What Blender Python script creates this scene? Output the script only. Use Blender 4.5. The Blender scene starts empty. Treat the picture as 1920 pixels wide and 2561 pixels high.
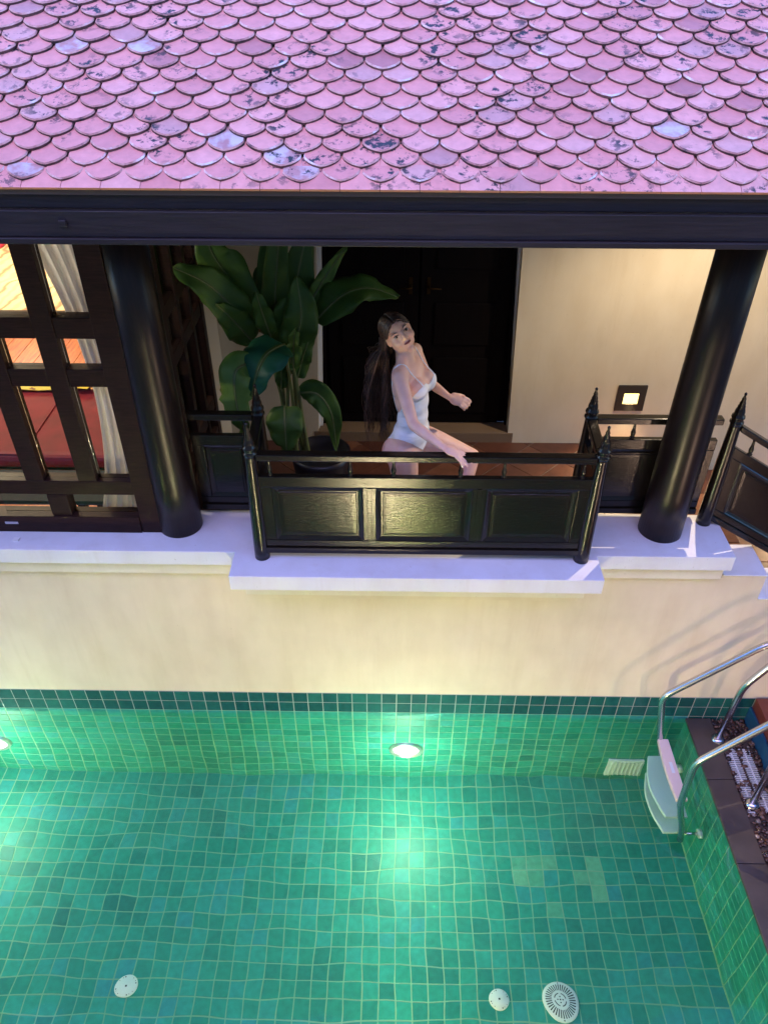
import bpy, bmesh, math, random
from mathutils import Vector, Matrix, noise
from mathutils.bvhtree import BVHTree
random.seed(7)
scene = bpy.context.scene
COL = scene.collection
V = Vector

# ------------------------------------------------------------------ camera
CAM = V((0.0, -3.29, 4.40))
PITCH, YAW, ROLL = math.radians(38.4), math.radians(0.6), 0.004
fw = V((-math.sin(YAW)*math.cos(PITCH), math.cos(YAW)*math.cos(PITCH), -math.sin(PITCH)))
rt = V((math.cos(YAW), math.sin(YAW), 0))
up = rt.cross(fw)
r2 = rt*math.cos(ROLL)+up*math.sin(ROLL)
u2 = -rt*math.sin(ROLL)+up*math.cos(ROLL)
cd = bpy.data.cameras.new('camera'); cam = bpy.data.objects.new('camera', cd); COL.objects.link(cam)
M = Matrix((r2, u2, -fw)).transposed().to_4x4(); M.translation = CAM
cam.matrix_world = M
cd.sensor_fit = 'VERTICAL'; cd.sensor_height = 36.0; cd.lens = 36.0*1924/2561
cd.clip_start = 0.05; cd.clip_end = 500
scene.camera = cam

def in_view(p, m=1.0):                       # used only to decide which pieces are visible enough to be objects of their own
    d = V(p)-CAM; t = d.dot(fw)
    if t <= 0: return False
    return abs(d.dot(r2)/t) < 0.499*m and abs(d.dot(u2)/t) < 0.6655*m

# ------------------------------------------------------------------ world, sun, exposure (dusk)
SUN_EL, SUN_ROT = math.radians(3.0), math.radians(200)
world = bpy.data.worlds.new("World"); scene.world = world; world.use_nodes = True
nt = world.node_tree; nt.nodes.clear()
sky = nt.nodes.new('ShaderNodeTexSky'); sky.sky_type = 'NISHITA'; sky.sun_disc = False
sky.sun_elevation = SUN_EL; sky.sun_rotation = SUN_ROT
sky.air_density = 1.0; sky.dust_density = 0.6; sky.ozone_density = 4.0
mixc = nt.nodes.new('ShaderNodeMix'); mixc.data_type = 'RGBA'; mixc.blend_type = 'MULTIPLY'
mixc.inputs[0].default_value = 1.0; mixc.inputs[7].default_value = (1.07, 1.02, 1.22, 1)
bg = nt.nodes.new('ShaderNodeBackground'); bg.inputs[1].default_value = 0.15
wo = nt.nodes.new('ShaderNodeOutputWorld')
nt.links.new(sky.outputs[0], mixc.inputs[6]); nt.links.new(mixc.outputs[2], bg.inputs[0]); nt.links.new(bg.outputs[0], wo.inputs[0])

sd = bpy.data.lights.new('evening_sun', 'SUN'); sd.energy = 0.12; sd.angle = math.radians(60); sd.color = (1.0, 0.60, 0.95)
so = bpy.data.objects.new('evening_sun', sd); COL.objects.link(so)
sdir = V((math.sin(SUN_ROT)*math.cos(math.radians(62)), math.cos(SUN_ROT)*math.cos(math.radians(62)), math.sin(math.radians(62))))
so.rotation_euler = sdir.to_track_quat('Z', 'Y').to_euler()
so.location = (0, -8, 12)

scene.view_settings.view_transform = 'Standard'
scene.view_settings.look = 'None'
scene.view_settings.exposure = 4.38
scene.view_settings.gamma = 1.0
scene.view_settings.use_curve_mapping = False
scene.render.engine = 'CYCLES'
scene.cycles.caustics_refractive = True
scene.cycles.caustics_reflective = True
scene.cycles.max_bounces = 10
scene.cycles.transmission_bounces = 6
scene.cycles.sample_clamp_indirect = 8.0
scene.cycles.blur_glossy = 0.5
scene.cycles.use_denoising = True

# ------------------------------------------------------------------ materials
def mat(name, base, rough=0.6, metal=0.0, **kw):
    m = bpy.data.materials.new(name); m.use_nodes = True
    b = m.node_tree.nodes['Principled BSDF']
    b.inputs['Base Color'].default_value = (*base, 1); b.inputs['Roughness'].default_value = rough
    b.inputs['Metallic'].default_value = metal
    for k, v in kw.items():
        b.inputs[k.replace('_', ' ')].default_value = v
    m.diffuse_color = (*base, 1)
    return m
def N(m, t, **kw):
    n = m.node_tree.nodes.new(t)
    for k, v in kw.items(): setattr(n, k, v)
    return n
def Lk(m, a, b): m.node_tree.links.new(a, b)
def P(m): return m.node_tree.nodes['Principled BSDF']
def ramp(m, fac, stops):
    r = N(m, 'ShaderNodeValToRGB'); e = r.color_ramp.elements
    while len(e) < len(stops): e.new(0.5)
    for i, (p, c) in enumerate(stops):
        e[i].position = p; e[i].color = (*c, 1) if len(c) == 3 else c
    Lk(m, fac, r.inputs[0]); return r
def mixrgb(m, fac, a, b, blend='MIX'):
    n = N(m, 'ShaderNodeMix', data_type='RGBA', blend_type=blend)
    if isinstance(fac, (int, float)): n.inputs[0].default_value = fac
    else: Lk(m, fac, n.inputs[0])
    for i, x in ((6, a), (7, b)):
        if isinstance(x, tuple): n.inputs[i].default_value = (*x, 1)
        else: Lk(m, x, n.inputs[i])
    return n.outputs[2]
def noise_of(m, scale, detail=4, vec=None, rough=0.55, stretch=None, w=None):
    n = N(m, 'ShaderNodeTexNoise'); n.inputs['Scale'].default_value = scale; n.inputs['Detail'].default_value = detail
    n.inputs['Roughness'].default_value = rough
    g = vec
    if g is None:
        g = N(m, 'ShaderNodeNewGeometry').outputs['Position']
    if stretch:
        mp = N(m, 'ShaderNodeMapping'); mp.inputs['Scale'].default_value = stretch; Lk(m, g, mp.inputs[0]); g = mp.outputs[0]
    if w is not None:
        n.noise_dimensions = '4D'; Lk(m, w, n.inputs['W'])
    Lk(m, g, n.inputs['Vector']); return n.outputs[0]
def bump(m, h, strength, dist=0.01):
    b = N(m, 'ShaderNodeBump'); b.inputs['Strength'].default_value = strength; b.inputs['Distance'].default_value = dist
    Lk(m, h, b.inputs['Height']); Lk(m, b.outputs[0], P(m).inputs['Normal'])

def m_wood_dark(name, col, rough, stretch, bm_=0.16, spec=0.4):
    m = mat(name, col, rough)
    n = noise_of(m, 12, 5, stretch=stretch)
    c = ramp(m, n, [(0.3, tuple(x*0.65 for x in col)), (0.7, tuple(x*1.5 for x in col))])
    Lk(m, c.outputs[0], P(m).inputs['Base Color'])
    r = ramp(m, noise_of(m, 2.2, 5), [(0.3, (rough*0.85,)*3), (0.7, (rough*1.25,)*3)]); Lk(m, r.outputs[0], P(m).inputs['Roughness'])
    bump(m, n, bm_, 0.006)
    P(m).inputs['Specular IOR Level'].default_value = spec
    return m
MT = {}
MT['wood'] = m_wood_dark('dark_stained_wood', (0.022, 0.0095, 0.0075), 0.42, (1, 6, 14), 0.08, 0.14)
MT['woodv'] = m_wood_dark('dark_stained_wood_upright', (0.010, 0.0055, 0.0045), 0.34, (10, 10, 0.8), 0.0, 0.35)
MT['paint'] = m_wood_dark('glossy_black_brown_paint', (0.008, 0.006, 0.004), 0.19, (2, 12, 12), 0.16, 0.45)
MT['fascia'] = m_wood_dark('fascia_wood', (0.013, 0.009, 0.010), 0.45, (0.6, 10, 12))
MT['door'] = m_wood_dark('black_door_wood', (0.0025, 0.0015, 0.0017), 0.6, (14, 14, 0.8)); P(MT['door']).inputs['Specular IOR Level'].default_value = 0.10

def m_plaster(name, col, dirt=0.12):
    m = mat(name, col, 0.75)
    a = noise_of(m, 1.1, 5); b_ = noise_of(m, 7, 6, stretch=(1, 1, 0.35))
    c1 = ramp(m, a, [(0.3, tuple(x*(1-dirt) for x in col)), (0.7, tuple(min(1, x*1.03) for x in col))])
    c2 = ramp(m, b_, [(0.32, (0.90, 0.87, 0.82)), (0.6, (1, 1, 1))])
    run = ramp(m, noise_of(m, 3.2, 6, stretch=(2.6, 2.6, 0.16), rough=0.65), [(0.34, (0.86, 0.82, 0.74)), (0.46, (1, 1, 1))])
    spl = ramp(m, noise_of(m, 38, 3, rough=0.8), [(0.26, (0.62, 0.56, 0.48)), (0.31, (1, 1, 1))])
    cc = mixrgb(m, 0.6, c1.outputs[0], c2.outputs[0], 'MULTIPLY'); cc = mixrgb(m, 0.28, cc, run.outputs[0], 'MULTIPLY')
    Lk(m, mixrgb(m, 0.8, cc, spl.outputs[0], 'MULTIPLY'), P(m).inputs['Base Color'])
    bump(m, noise_of(m, 60, 4), 0.12, 0.004)
    return m
MT['wall'] = m_plaster('cream_painted_render', (0.80, 0.67, 0.48), 0.16)
MT['wall_in'] = m_plaster('beige_painted_wall', (0.64, 0.56, 0.41))
MT['cap'] = m_plaster('white_painted_ledge', (0.76, 0.75, 0.76), 0.08)
MT['fasc_white'] = m_plaster('cream_white_moulding', (0.78, 0.70, 0.56), 0.05)
MT['white'] = mat('white_paint', (0.78, 0.76, 0.72), 0.5)

# roof tiles : pale terracotta, each its own tone, with dark mould and pale lichen patches
m = mat('terracotta_roof_tile', (0.55, 0.30, 0.25), 0.62)
oi = N(m, 'ShaderNodeObjectInfo')
at = N(m, 'ShaderNodeAttribute'); at.attribute_name = 'tone'
sm_ = N(m, 'ShaderNodeMath', operation='ADD'); Lk(m, oi.outputs['Random'], sm_.inputs[0]); Lk(m, at.outputs['Fac'], sm_.inputs[1])
fr = N(m, 'ShaderNodeMath', operation='FRACT'); Lk(m, sm_.outputs[0], fr.inputs[0])
tone = ramp(m, fr.outputs[0], [(0.0, (0.42, 0.155, 0.13)), (0.08, (0.60, 0.225, 0.18)), (0.5, (0.68, 0.270, 0.21)), (0.8, (0.72, 0.32, 0.25)), (0.93, (0.60, 0.30, 0.24)), (1.0, (0.40, 0.18, 0.155))])
fine = ramp(m, noise_of(m, 30, 6), [(0.3, (0.86, 0.84, 0.84)), (0.7, (1.08, 1.06, 1.06))])
c = mixrgb(m, 0.8, tone.outputs[0], fine.outputs[0], 'MULTIPLY')
# pale lichen wash on some tiles only
lich_m = N(m, 'ShaderNodeMath', operation='GREATER_THAN'); lich_m.inputs[1].default_value = 0.975; Lk(m, fr.outputs[0], lich_m.inputs[0])
ln = ramp(m, noise_of(m, 14, 3), [(0.42, (0, 0, 0)), (0.60, (0.75, 0.75, 0.75))])
lm = N(m, 'ShaderNodeMath', operation='MULTIPLY'); Lk(m, lich_m.outputs[0], lm.inputs[0]); Lk(m, ln.outputs[0], lm.inputs[1])
c = mixrgb(m, lm.outputs[0], c, (0.56, 0.52, 0.48))
# dark mould : product of a broad and a fine noise
b1 = ramp(m, noise_of(m, 4.2, 2), [(0.48, (0, 0, 0)), (0.60, (1, 1, 1))])
b2 = ramp(m, noise_of(m, 24, 8, rough=0.7), [(0.53, (0, 0, 0)), (0.58, (1, 1, 1))])
mm = N(m, 'ShaderNodeMath', operation='MULTIPLY'); Lk(m, b1.outputs[0], mm.inputs[0]); Lk(m, b2.outputs[0], mm.inputs[1])
c = mixrgb(m, mm.outputs[0], c, (0.022, 0.022, 0.022))
Lk(m, c, P(m).inputs['Base Color']); bump(m, noise_of(m, 70, 5), 0.25, 0.004)
MT['roof'] = m
m = mat('pale_tile_rim', (0.60, 0.52, 0.46), 0.7)
c = ramp(m, noise_of(m, 9, 6, rough=0.7), [(0.32, (0.08, 0.05, 0.045)), (0.44, (0.45, 0.20, 0.15)), (0.58, (0.66, 0.38, 0.30)), (0.68, (0.78, 0.74, 0.68))])
Lk(m, c.outputs[0], P(m).inputs['Base Color']); MT['roof_rim'] = m
m = mat('dark_tile_edge', (0.25, 0.12, 0.09), 0.8)  # darker mottled colour on the lower side faces of the tiles
c = ramp(m, noise_of(m, 9, 6, rough=0.7), [(0.34, (0.02, 0.014, 0.012)), (0.48, (0.10, 0.045, 0.034)), (0.66, (0.20, 0.10, 0.075)), (0.76, (0.34, 0.28, 0.24))])
Lk(m, c.outputs[0], P(m).inputs['Base Color']); MT['roof_edge'] = m
MT['roof_under'] = mat('roof_underlay', (0.06, 0.045, 0.045), 0.9)
m = mat('orange_eave_tile', (0.60, 0.24, 0.12), 0.6); MT['eave'] = m

# pool tiles : the tone of each tile comes from its own cell
def m_pool(name, stops, rough=0.5):
    m = mat(name, (0.02, 0.3, 0.2), rough)
    g = N(m, 'ShaderNodeNewGeometry')
    add = N(m, 'ShaderNodeVectorMath', operation='ADD'); add.inputs[1].default_value = (9.945, 10.0, 9.965); Lk(m, g.outputs['Position'], add.inputs[0])
    nz = N(m, 'ShaderNodeVectorMath', operation='MULTIPLY_ADD')
    Lk(m, g.outputs['True Normal'], nz.inputs[0]); nz.inputs[1].default_value = (-0.03, -0.03, -0.03); Lk(m, add.outputs[0], nz.inputs[2])
    mul = N(m, 'ShaderNodeVectorMath', operation='SCALE'); mul.inputs['Scale'].default_value = 10.0; Lk(m, nz.outputs[0], mul.inputs[0])
    fl = N(m, 'ShaderNodeVectorMath', operation='FLOOR'); Lk(m, mul.outputs[0], fl.inputs[0])
    wn = N(m, 'ShaderNodeTexWhiteNoise'); Lk(m, fl.outputs[0], wn.inputs['Vector'])
    cl = N(m, 'ShaderNodeVectorMath', operation='SCALE'); cl.inputs['Scale'].default_value = 0.16; Lk(m, fl.outputs[0], cl.inputs[0])
    broad = noise_of(m, 1.0, 2, vec=cl.outputs[0])
    mx = N(m, 'ShaderNodeMath', operation='MULTIPLY_ADD'); Lk(m, wn.outputs['Value'], mx.inputs[0]); mx.inputs[1].default_value = 0.55
    b2 = N(m, 'ShaderNodeMath', operation='MULTIPLY_ADD'); Lk(m, broad, b2.inputs[0]); b2.inputs[1].default_value = 1.1; b2.inputs[2].default_value = -0.33
    Lk(m, b2.outputs[0], mx.inputs[2])
    r = ramp(m, mx.outputs[0], stops)
    f = ramp(m, noise_of(m, 25, 4), [(0.3, (0.86, 0.86, 0.86)), (0.7, (1.12, 1.12, 1.12))])
    Lk(m, mixrgb(m, 1.0, r.outputs[0], f.outputs[0], 'MULTIPLY'), P(m).inputs['Base Color'])
    bump(m, noise_of(m, 30, 3), 0.12, 0.003)
    return m
MT['ptile'] = m_pool('green_glazed_pool_tile', [(0.0, (0.012, 0.16, 0.13)), (0.22, (0.014, 0.22, 0.165)), (0.5, (0.020, 0.275, 0.195)), (0.70, (0.026, 0.30, 0.235)), (0.86, (0.030, 0.265, 0.265)), (0.94, (0.06, 0.34, 0.26)), (1.0, (0.12, 0.40, 0.27))])
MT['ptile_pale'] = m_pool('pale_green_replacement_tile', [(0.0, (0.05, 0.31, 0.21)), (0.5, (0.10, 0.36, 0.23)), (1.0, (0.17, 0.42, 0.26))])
MT['ptile_dry'] = m_pool('dark_green_band_tile', [(0.0, (0.008, 0.060, 0.058)), (0.5, (0.014, 0.095, 0.085)), (1.0, (0.02, 0.14, 0.11))], 0.18)
MT['grout'] = mat('pale_grout', (0.24, 0.40, 0.26), 0.8)
MT['grout_dry'] = mat('grey_grout', (0.38, 0.37, 0.33), 0.8)

# water
m = bpy.data.materials.new('pool_water'); m.use_nodes = True; m.node_tree.nodes.clear()
o = N(m, 'ShaderNodeOutputMaterial'); g = N(m, 'ShaderNodeBsdfGlass'); g.inputs['IOR'].default_value = 1.33; g.inputs['Roughness'].default_value = 0.0
g.inputs['Color'].default_value = (0.80, 0.99, 0.96, 1)
Lk(m, g.outputs[0], o.inputs[0])
MT['water'] = m

# clear glass
m = bpy.data.materials.new('window_glass'); m.use_nodes = True; m.node_tree.nodes.clear()
o = N(m, 'ShaderNodeOutputMaterial'); mx = N(m, 'ShaderNodeMixShader'); tr = N(m, 'ShaderNodeBsdfTransparent'); gl = N(m, 'ShaderNodeBsdfGlossy')
gl.inputs['Roughness'].default_value = 0.02; fr_ = N(m, 'ShaderNodeFresnel'); fr_.inputs[0].default_value = 1.28
tr.inputs[0].default_value = (0.95, 0.97, 0.96, 1)
Lk(m, fr_.outputs[0], mx.inputs[0]); Lk(m, tr.outputs[0], mx.inputs[1]); Lk(m, gl.outputs[0], mx.inputs[2]); Lk(m, mx.outputs[0], o.inputs[0])
MT['glass'] = m

def m_emit(name, col, s):
    m = bpy.data.materials.new(name); m.use_nodes = True; m.node_tree.nodes.clear()
    o = N(m, 'ShaderNodeOutputMaterial'); e = N(m, 'ShaderNodeEmission'); e.inputs[0].default_value = (*col, 1); e.inputs[1].default_value = s
    Lk(m, e.outputs[0], o.inputs[0]); return m
MT['lens_pool'] = m_emit('lit_pool_lens', (0.95, 1.0, 0.80), 0.75)
MT['lens_wall'] = m_emit('lit_wall_lamp_lens', (1.0, 0.66, 0.20), 0.20)
MT['lens_room'] = m_emit('lit_room_globe', (1.0, 0.86, 0.62), 2.2)
MT['lens_opp'] = m_emit('lit_near_pool_lens', (1.0, 0.80, 0.24), 14)
MT['steel'] = mat('stainless_steel', (0.62, 0.60, 0.60), 0.22, 1.0)
MT['ring'] = mat('steel_lamp_ring', (0.55, 0.55, 0.5), 0.3, 0.8)
MT['brass'] = mat('brass', (0.045, 0.026, 0.010), 0.6, 1.0)
MT['black'] = mat('black_metal', (0.02, 0.018, 0.016), 0.4)
MT['plastic'] = mat('white_plastic', (0.72, 0.72, 0.68), 0.4)
MT['step'] = mat('pinkish_white_step_plastic', (0.74, 0.56, 0.47), 0.45)
bump(MT['step'], noise_of(MT['step'], 90, 3), 0.5, 0.004)
MT['slot'] = mat('dark_slot', (0.01, 0.03, 0.025), 0.8)
m = mat('dark_grey_slate', (0.055, 0.048, 0.048), 0.42)
c = ramp(m, noise_of(m, 3.0, 6), [(0.3, (0.050, 0.036, 0.028)), (0.7, (0.105, 0.076, 0.058))]); Lk(m, c.outputs[0], P(m).inputs['Base Color'])
bump(m, noise_of(m, 30, 5), 0.15, 0.004); MT['slate'] = m
m = mat('river_pebble', (0.12, 0.07, 0.05), 0.22)
at = N(m, 'ShaderNodeAttribute'); at.attribute_name = 'tone'
c = ramp(m, at.outputs['Fac'], [(0, (0.02, 0.013, 0.012)), (0.5, (0.10, 0.045, 0.028)), (0.8, (0.16, 0.08, 0.045)), (1, (0.32, 0.24, 0.18))]); Lk(m, c.outputs[0], P(m).inputs['Base Color']); MT['pebble'] = m
MT['planter_blue'] = mat('blue_glazed_side', (0.012, 0.075, 0.15), 0.3)
MT['planter_red'] = mat('maroon_glazed_brick', (0.16, 0.035, 0.022), 0.35)
m = mat('terracotta_floor_tile', (0.22, 0.075, 0.04), 0.35)
oi = N(m, 'ShaderNodeObjectInfo'); c = ramp(m, oi.outputs['Random'], [(0, (0.07, 0.024, 0.016)), (0.6, (0.12, 0.045, 0.026)), (1, (0.18, 0.075, 0.04))])
f = ramp(m, noise_of(m, 18, 5), [(0.3, (0.75, 0.75, 0.75)), (0.7, (1.15, 1.15, 1.15))])
Lk(m, mixrgb(m, 1.0, c.outputs[0], f.outputs[0], 'MULTIPLY'), P(m).inputs['Base Color']); MT['floor_tile'] = m
MT['granite'] = m_plaster('brown_granite_step', (0.20, 0.13, 0.075), 0.3)
m = mat('dark_garden_paving', (0.05, 0.05, 0.045), 0.8)
c = ramp(m, noise_of(m, 2.0, 6), [(0.3, (0.03, 0.03, 0.027)), (0.7, (0.08, 0.075, 0.065))]); Lk(m, c.outputs[0], P(m).inputs['Base Color']); MT['ground'] = m
# room
m = mat('orange_parquet', (0.62, 0.20, 0.055), 0.4)
c = ramp(m, noise_of(m, 7, 5, stretch=(5, 0.7, 1)), [(0.3, (0.30, 0.055, 0.015)), (0.5, (0.52, 0.13, 0.03)), (0.7, (0.62, 0.20, 0.05))]); Lk(m, c.outputs[0], P(m).inputs['Base Color']); MT['parquet'] = m
m = mat('cream_patterned_rug', (0.80, 0.66, 0.44), 0.9)
vo = N(m, 'ShaderNodeTexWave'); vo.inputs['Scale'].default_value = 1.3; vo.inputs['Distortion'].default_value = 9; vo.inputs['Detail'].default_value = 3
Lk(m, N(m, 'ShaderNodeNewGeometry').outputs['Position'], vo.inputs['Vector'])
c = ramp(m, vo.outputs['Fac'], [(0.0, (0.50, 0.30, 0.20)), (0.10, (0.74, 0.55, 0.36)), (0.2, (0.84, 0.74, 0.50)), (0.8, (0.86, 0.78, 0.54)), (1.0, (0.74, 0.58, 0.40))]); Lk(m, c.outputs[0], P(m).inputs['Base Color']); MT['rug'] = m
m = mat('crimson_upholstery', (0.36, 0.012, 0.035), 0.75)
c = ramp(m, noise_of(m, 5, 4), [(0.3, (0.12, 0.0005, 0.010)), (0.7, (0.20, 0.001, 0.018))]); Lk(m, c.outputs[0], P(m).inputs['Base Color']); MT['crimson'] = m
MT['pinkcloth'] = mat('pink_cloth', (0.75, 0.05, 0.16), 0.8)
m = mat('yellow_silk', (0.80, 0.62, 0.05), 0.5)
c = ramp(m, noise_of(m, 9, 3, stretch=(1, 1, 5)), [(0.36, (0.25, 0.08, 0.02)), (0.42, (0.82, 0.64, 0.06)), (0.8, (0.85, 0.72, 0.12))]); Lk(m, c.outputs[0], P(m).inputs['Base Color']); MT['yellow'] = m
m = mat('patterned_red_cloth', (0.4, 0.08, 0.05), 0.8)
vo = N(m, 'ShaderNodeTexVoronoi'); vo.inputs['Scale'].default_value = 16; c = ramp(m, vo.outputs['Distance'], [(0.1, (0.03, 0.01, 0.01)), (0.35, (0.42, 0.06, 0.04)), (0.6, (0.75, 0.42, 0.12))]); Lk(m, c.outputs[0], P(m).inputs['Base Color']); MT['pattern'] = m
m = mat('white_curtain_voile', (0.86, 0.85, 0.84), 0.9); MT['curtain'] = m
tl = N(m, 'ShaderNodeBsdfTranslucent'); tl.inputs[0].default_value = (0.85, 0.84, 0.82, 1); ms = N(m, 'ShaderNodeMixShader'); ms.inputs[0].default_value = 0.45
Lk(m, P(m).outputs[0], ms.inputs[1]); Lk(m, tl.outputs[0], ms.inputs[2]); Lk(m, ms.outputs[0], m.node_tree.nodes['Material Output'].inputs[0])
MT['far_wall'] = m_plaster('brown_grey_house_wall', (0.30, 0.27, 0.23))
MT['grey_cloth'] = mat('grey_blue_cloth', (0.035, 0.033, 0.045), 0.9)
MT['ceiling'] = mat('dark_ceiling', (0.03, 0.02, 0.016), 0.8)
MT['room_wall'] = mat('warm_room_wall', (0.62, 0.50, 0.34), 0.8)
# plant
def m_leaf(name, a, b_, rough=0.42):
    m = mat(name, a, rough); P(m).inputs['Specular IOR Level'].default_value = 0.2
    n = noise_of(m, 6, 4)
    oi = N(m, 'ShaderNodeObjectInfo'); mx = N(m, 'ShaderNodeMath', operation='MULTIPLY_ADD'); Lk(m, n, mx.inputs[0]); mx.inputs[1].default_value = 0.8
    ad = N(m, 'ShaderNodeMath', operation='MULTIPLY'); Lk(m, oi.outputs['Random'], ad.inputs[0]); ad.inputs[1].default_value = 0.25; Lk(m, ad.outputs[0], mx.inputs[2])
    c = ramp(m, mx.outputs[0], [(0.2, a), (0.8, b_)])
    uv = N(m, 'ShaderNodeAttribute'); uv.attribute_name = 'across'
    wv = N(m, 'ShaderNodeMath', operation='GREATER_THAN'); Lk(m, uv.outputs['Fac'], wv.inputs[0]); wv.inputs[1].default_value = 0.5
    Lk(m, mixrgb(m, wv.outputs[0], c.outputs[0], (0.07, 0.12, 0.03)), P(m).inputs['Base Color'])
    vein = N(m, 'ShaderNodeAttribute'); vein.attribute_name = 'along'
    sn = N(m, 'ShaderNodeMath', operation='MULTIPLY'); Lk(m, vein.outputs['Fac'], sn.inputs[0]); sn.inputs[1].default_value = 260
    s2 = N(m, 'ShaderNodeMath', operation='SINE'); Lk(m, sn.outputs[0], s2.inputs[0]); bump(m, s2.outputs[0], 0.10, 0.002)
    return m
MT['leaf'] = m_leaf('green_leaf', (0.024, 0.066, 0.011), (0.070, 0.14, 0.026))
MT['leaf_hi'] = m_leaf('young_green_leaf', (0.012, 0.085, 0.045), (0.03, 0.13, 0.06))
MT['leaf_yel'] = m_leaf('yellowing_leaf', (0.05, 0.13, 0.025), (0.13, 0.21, 0.04))
MT['stem'] = mat('leaf_stem', (0.12, 0.15, 0.05), 0.5)
MT['pot'] = mat('dark_glazed_pot', (0.008, 0.008, 0.014), 0.35)
MT['soil'] = mat('dark_soil', (0.02, 0.014, 0.01), 0.95)
# person
m = mat('skin', (0.66, 0.44, 0.36), 0.55); P(m).inputs['Specular IOR Level'].default_value = 0.3; P(m).inputs['Subsurface Weight'].default_value = 0.15; P(m).inputs['Subsurface Radius'].default_value = (0.02, 0.008, 0.004); P(m).inputs['Subsurface Scale'].default_value = 0.5
c = ramp(m, noise_of(m, 14, 3), [(0.3, (0.78, 0.46, 0.34)), (0.7, (0.87, 0.55, 0.42))]); Lk(m, c.outputs[0], P(m).inputs['Base Color']); MT['skin'] = m
MT['lips'] = mat('lips', (0.42, 0.12, 0.12), 0.35)
m = mat('white_swimsuit_fabric', (0.88, 0.87, 0.86), 0.65); MT['suit'] = m
bump(m, noise_of(m, 20, 3, stretch=(0.6, 0.6, 3.0)), 0.6, 0.012)
m = mat('dark_brown_hair', (0.022, 0.012, 0.009), 0.38)
at = N(m, 'ShaderNodeAttribute'); at.attribute_name = 'tone'
c = ramp(m, at.outputs['Fac'], [(0, (0.014, 0.008, 0.006)), (0.5, (0.050, 0.026, 0.018)), (1, (0.18, 0.095, 0.065))]); Lk(m, c.outputs[0], P(m).inputs['Base Color']); MT['hair'] = m
MT['eye'] = mat('eye_white', (0.50, 0.44, 0.42), 0.25)
MT['iris'] = mat('dark_iris', (0.012, 0.006, 0.004), 0.1)

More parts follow.
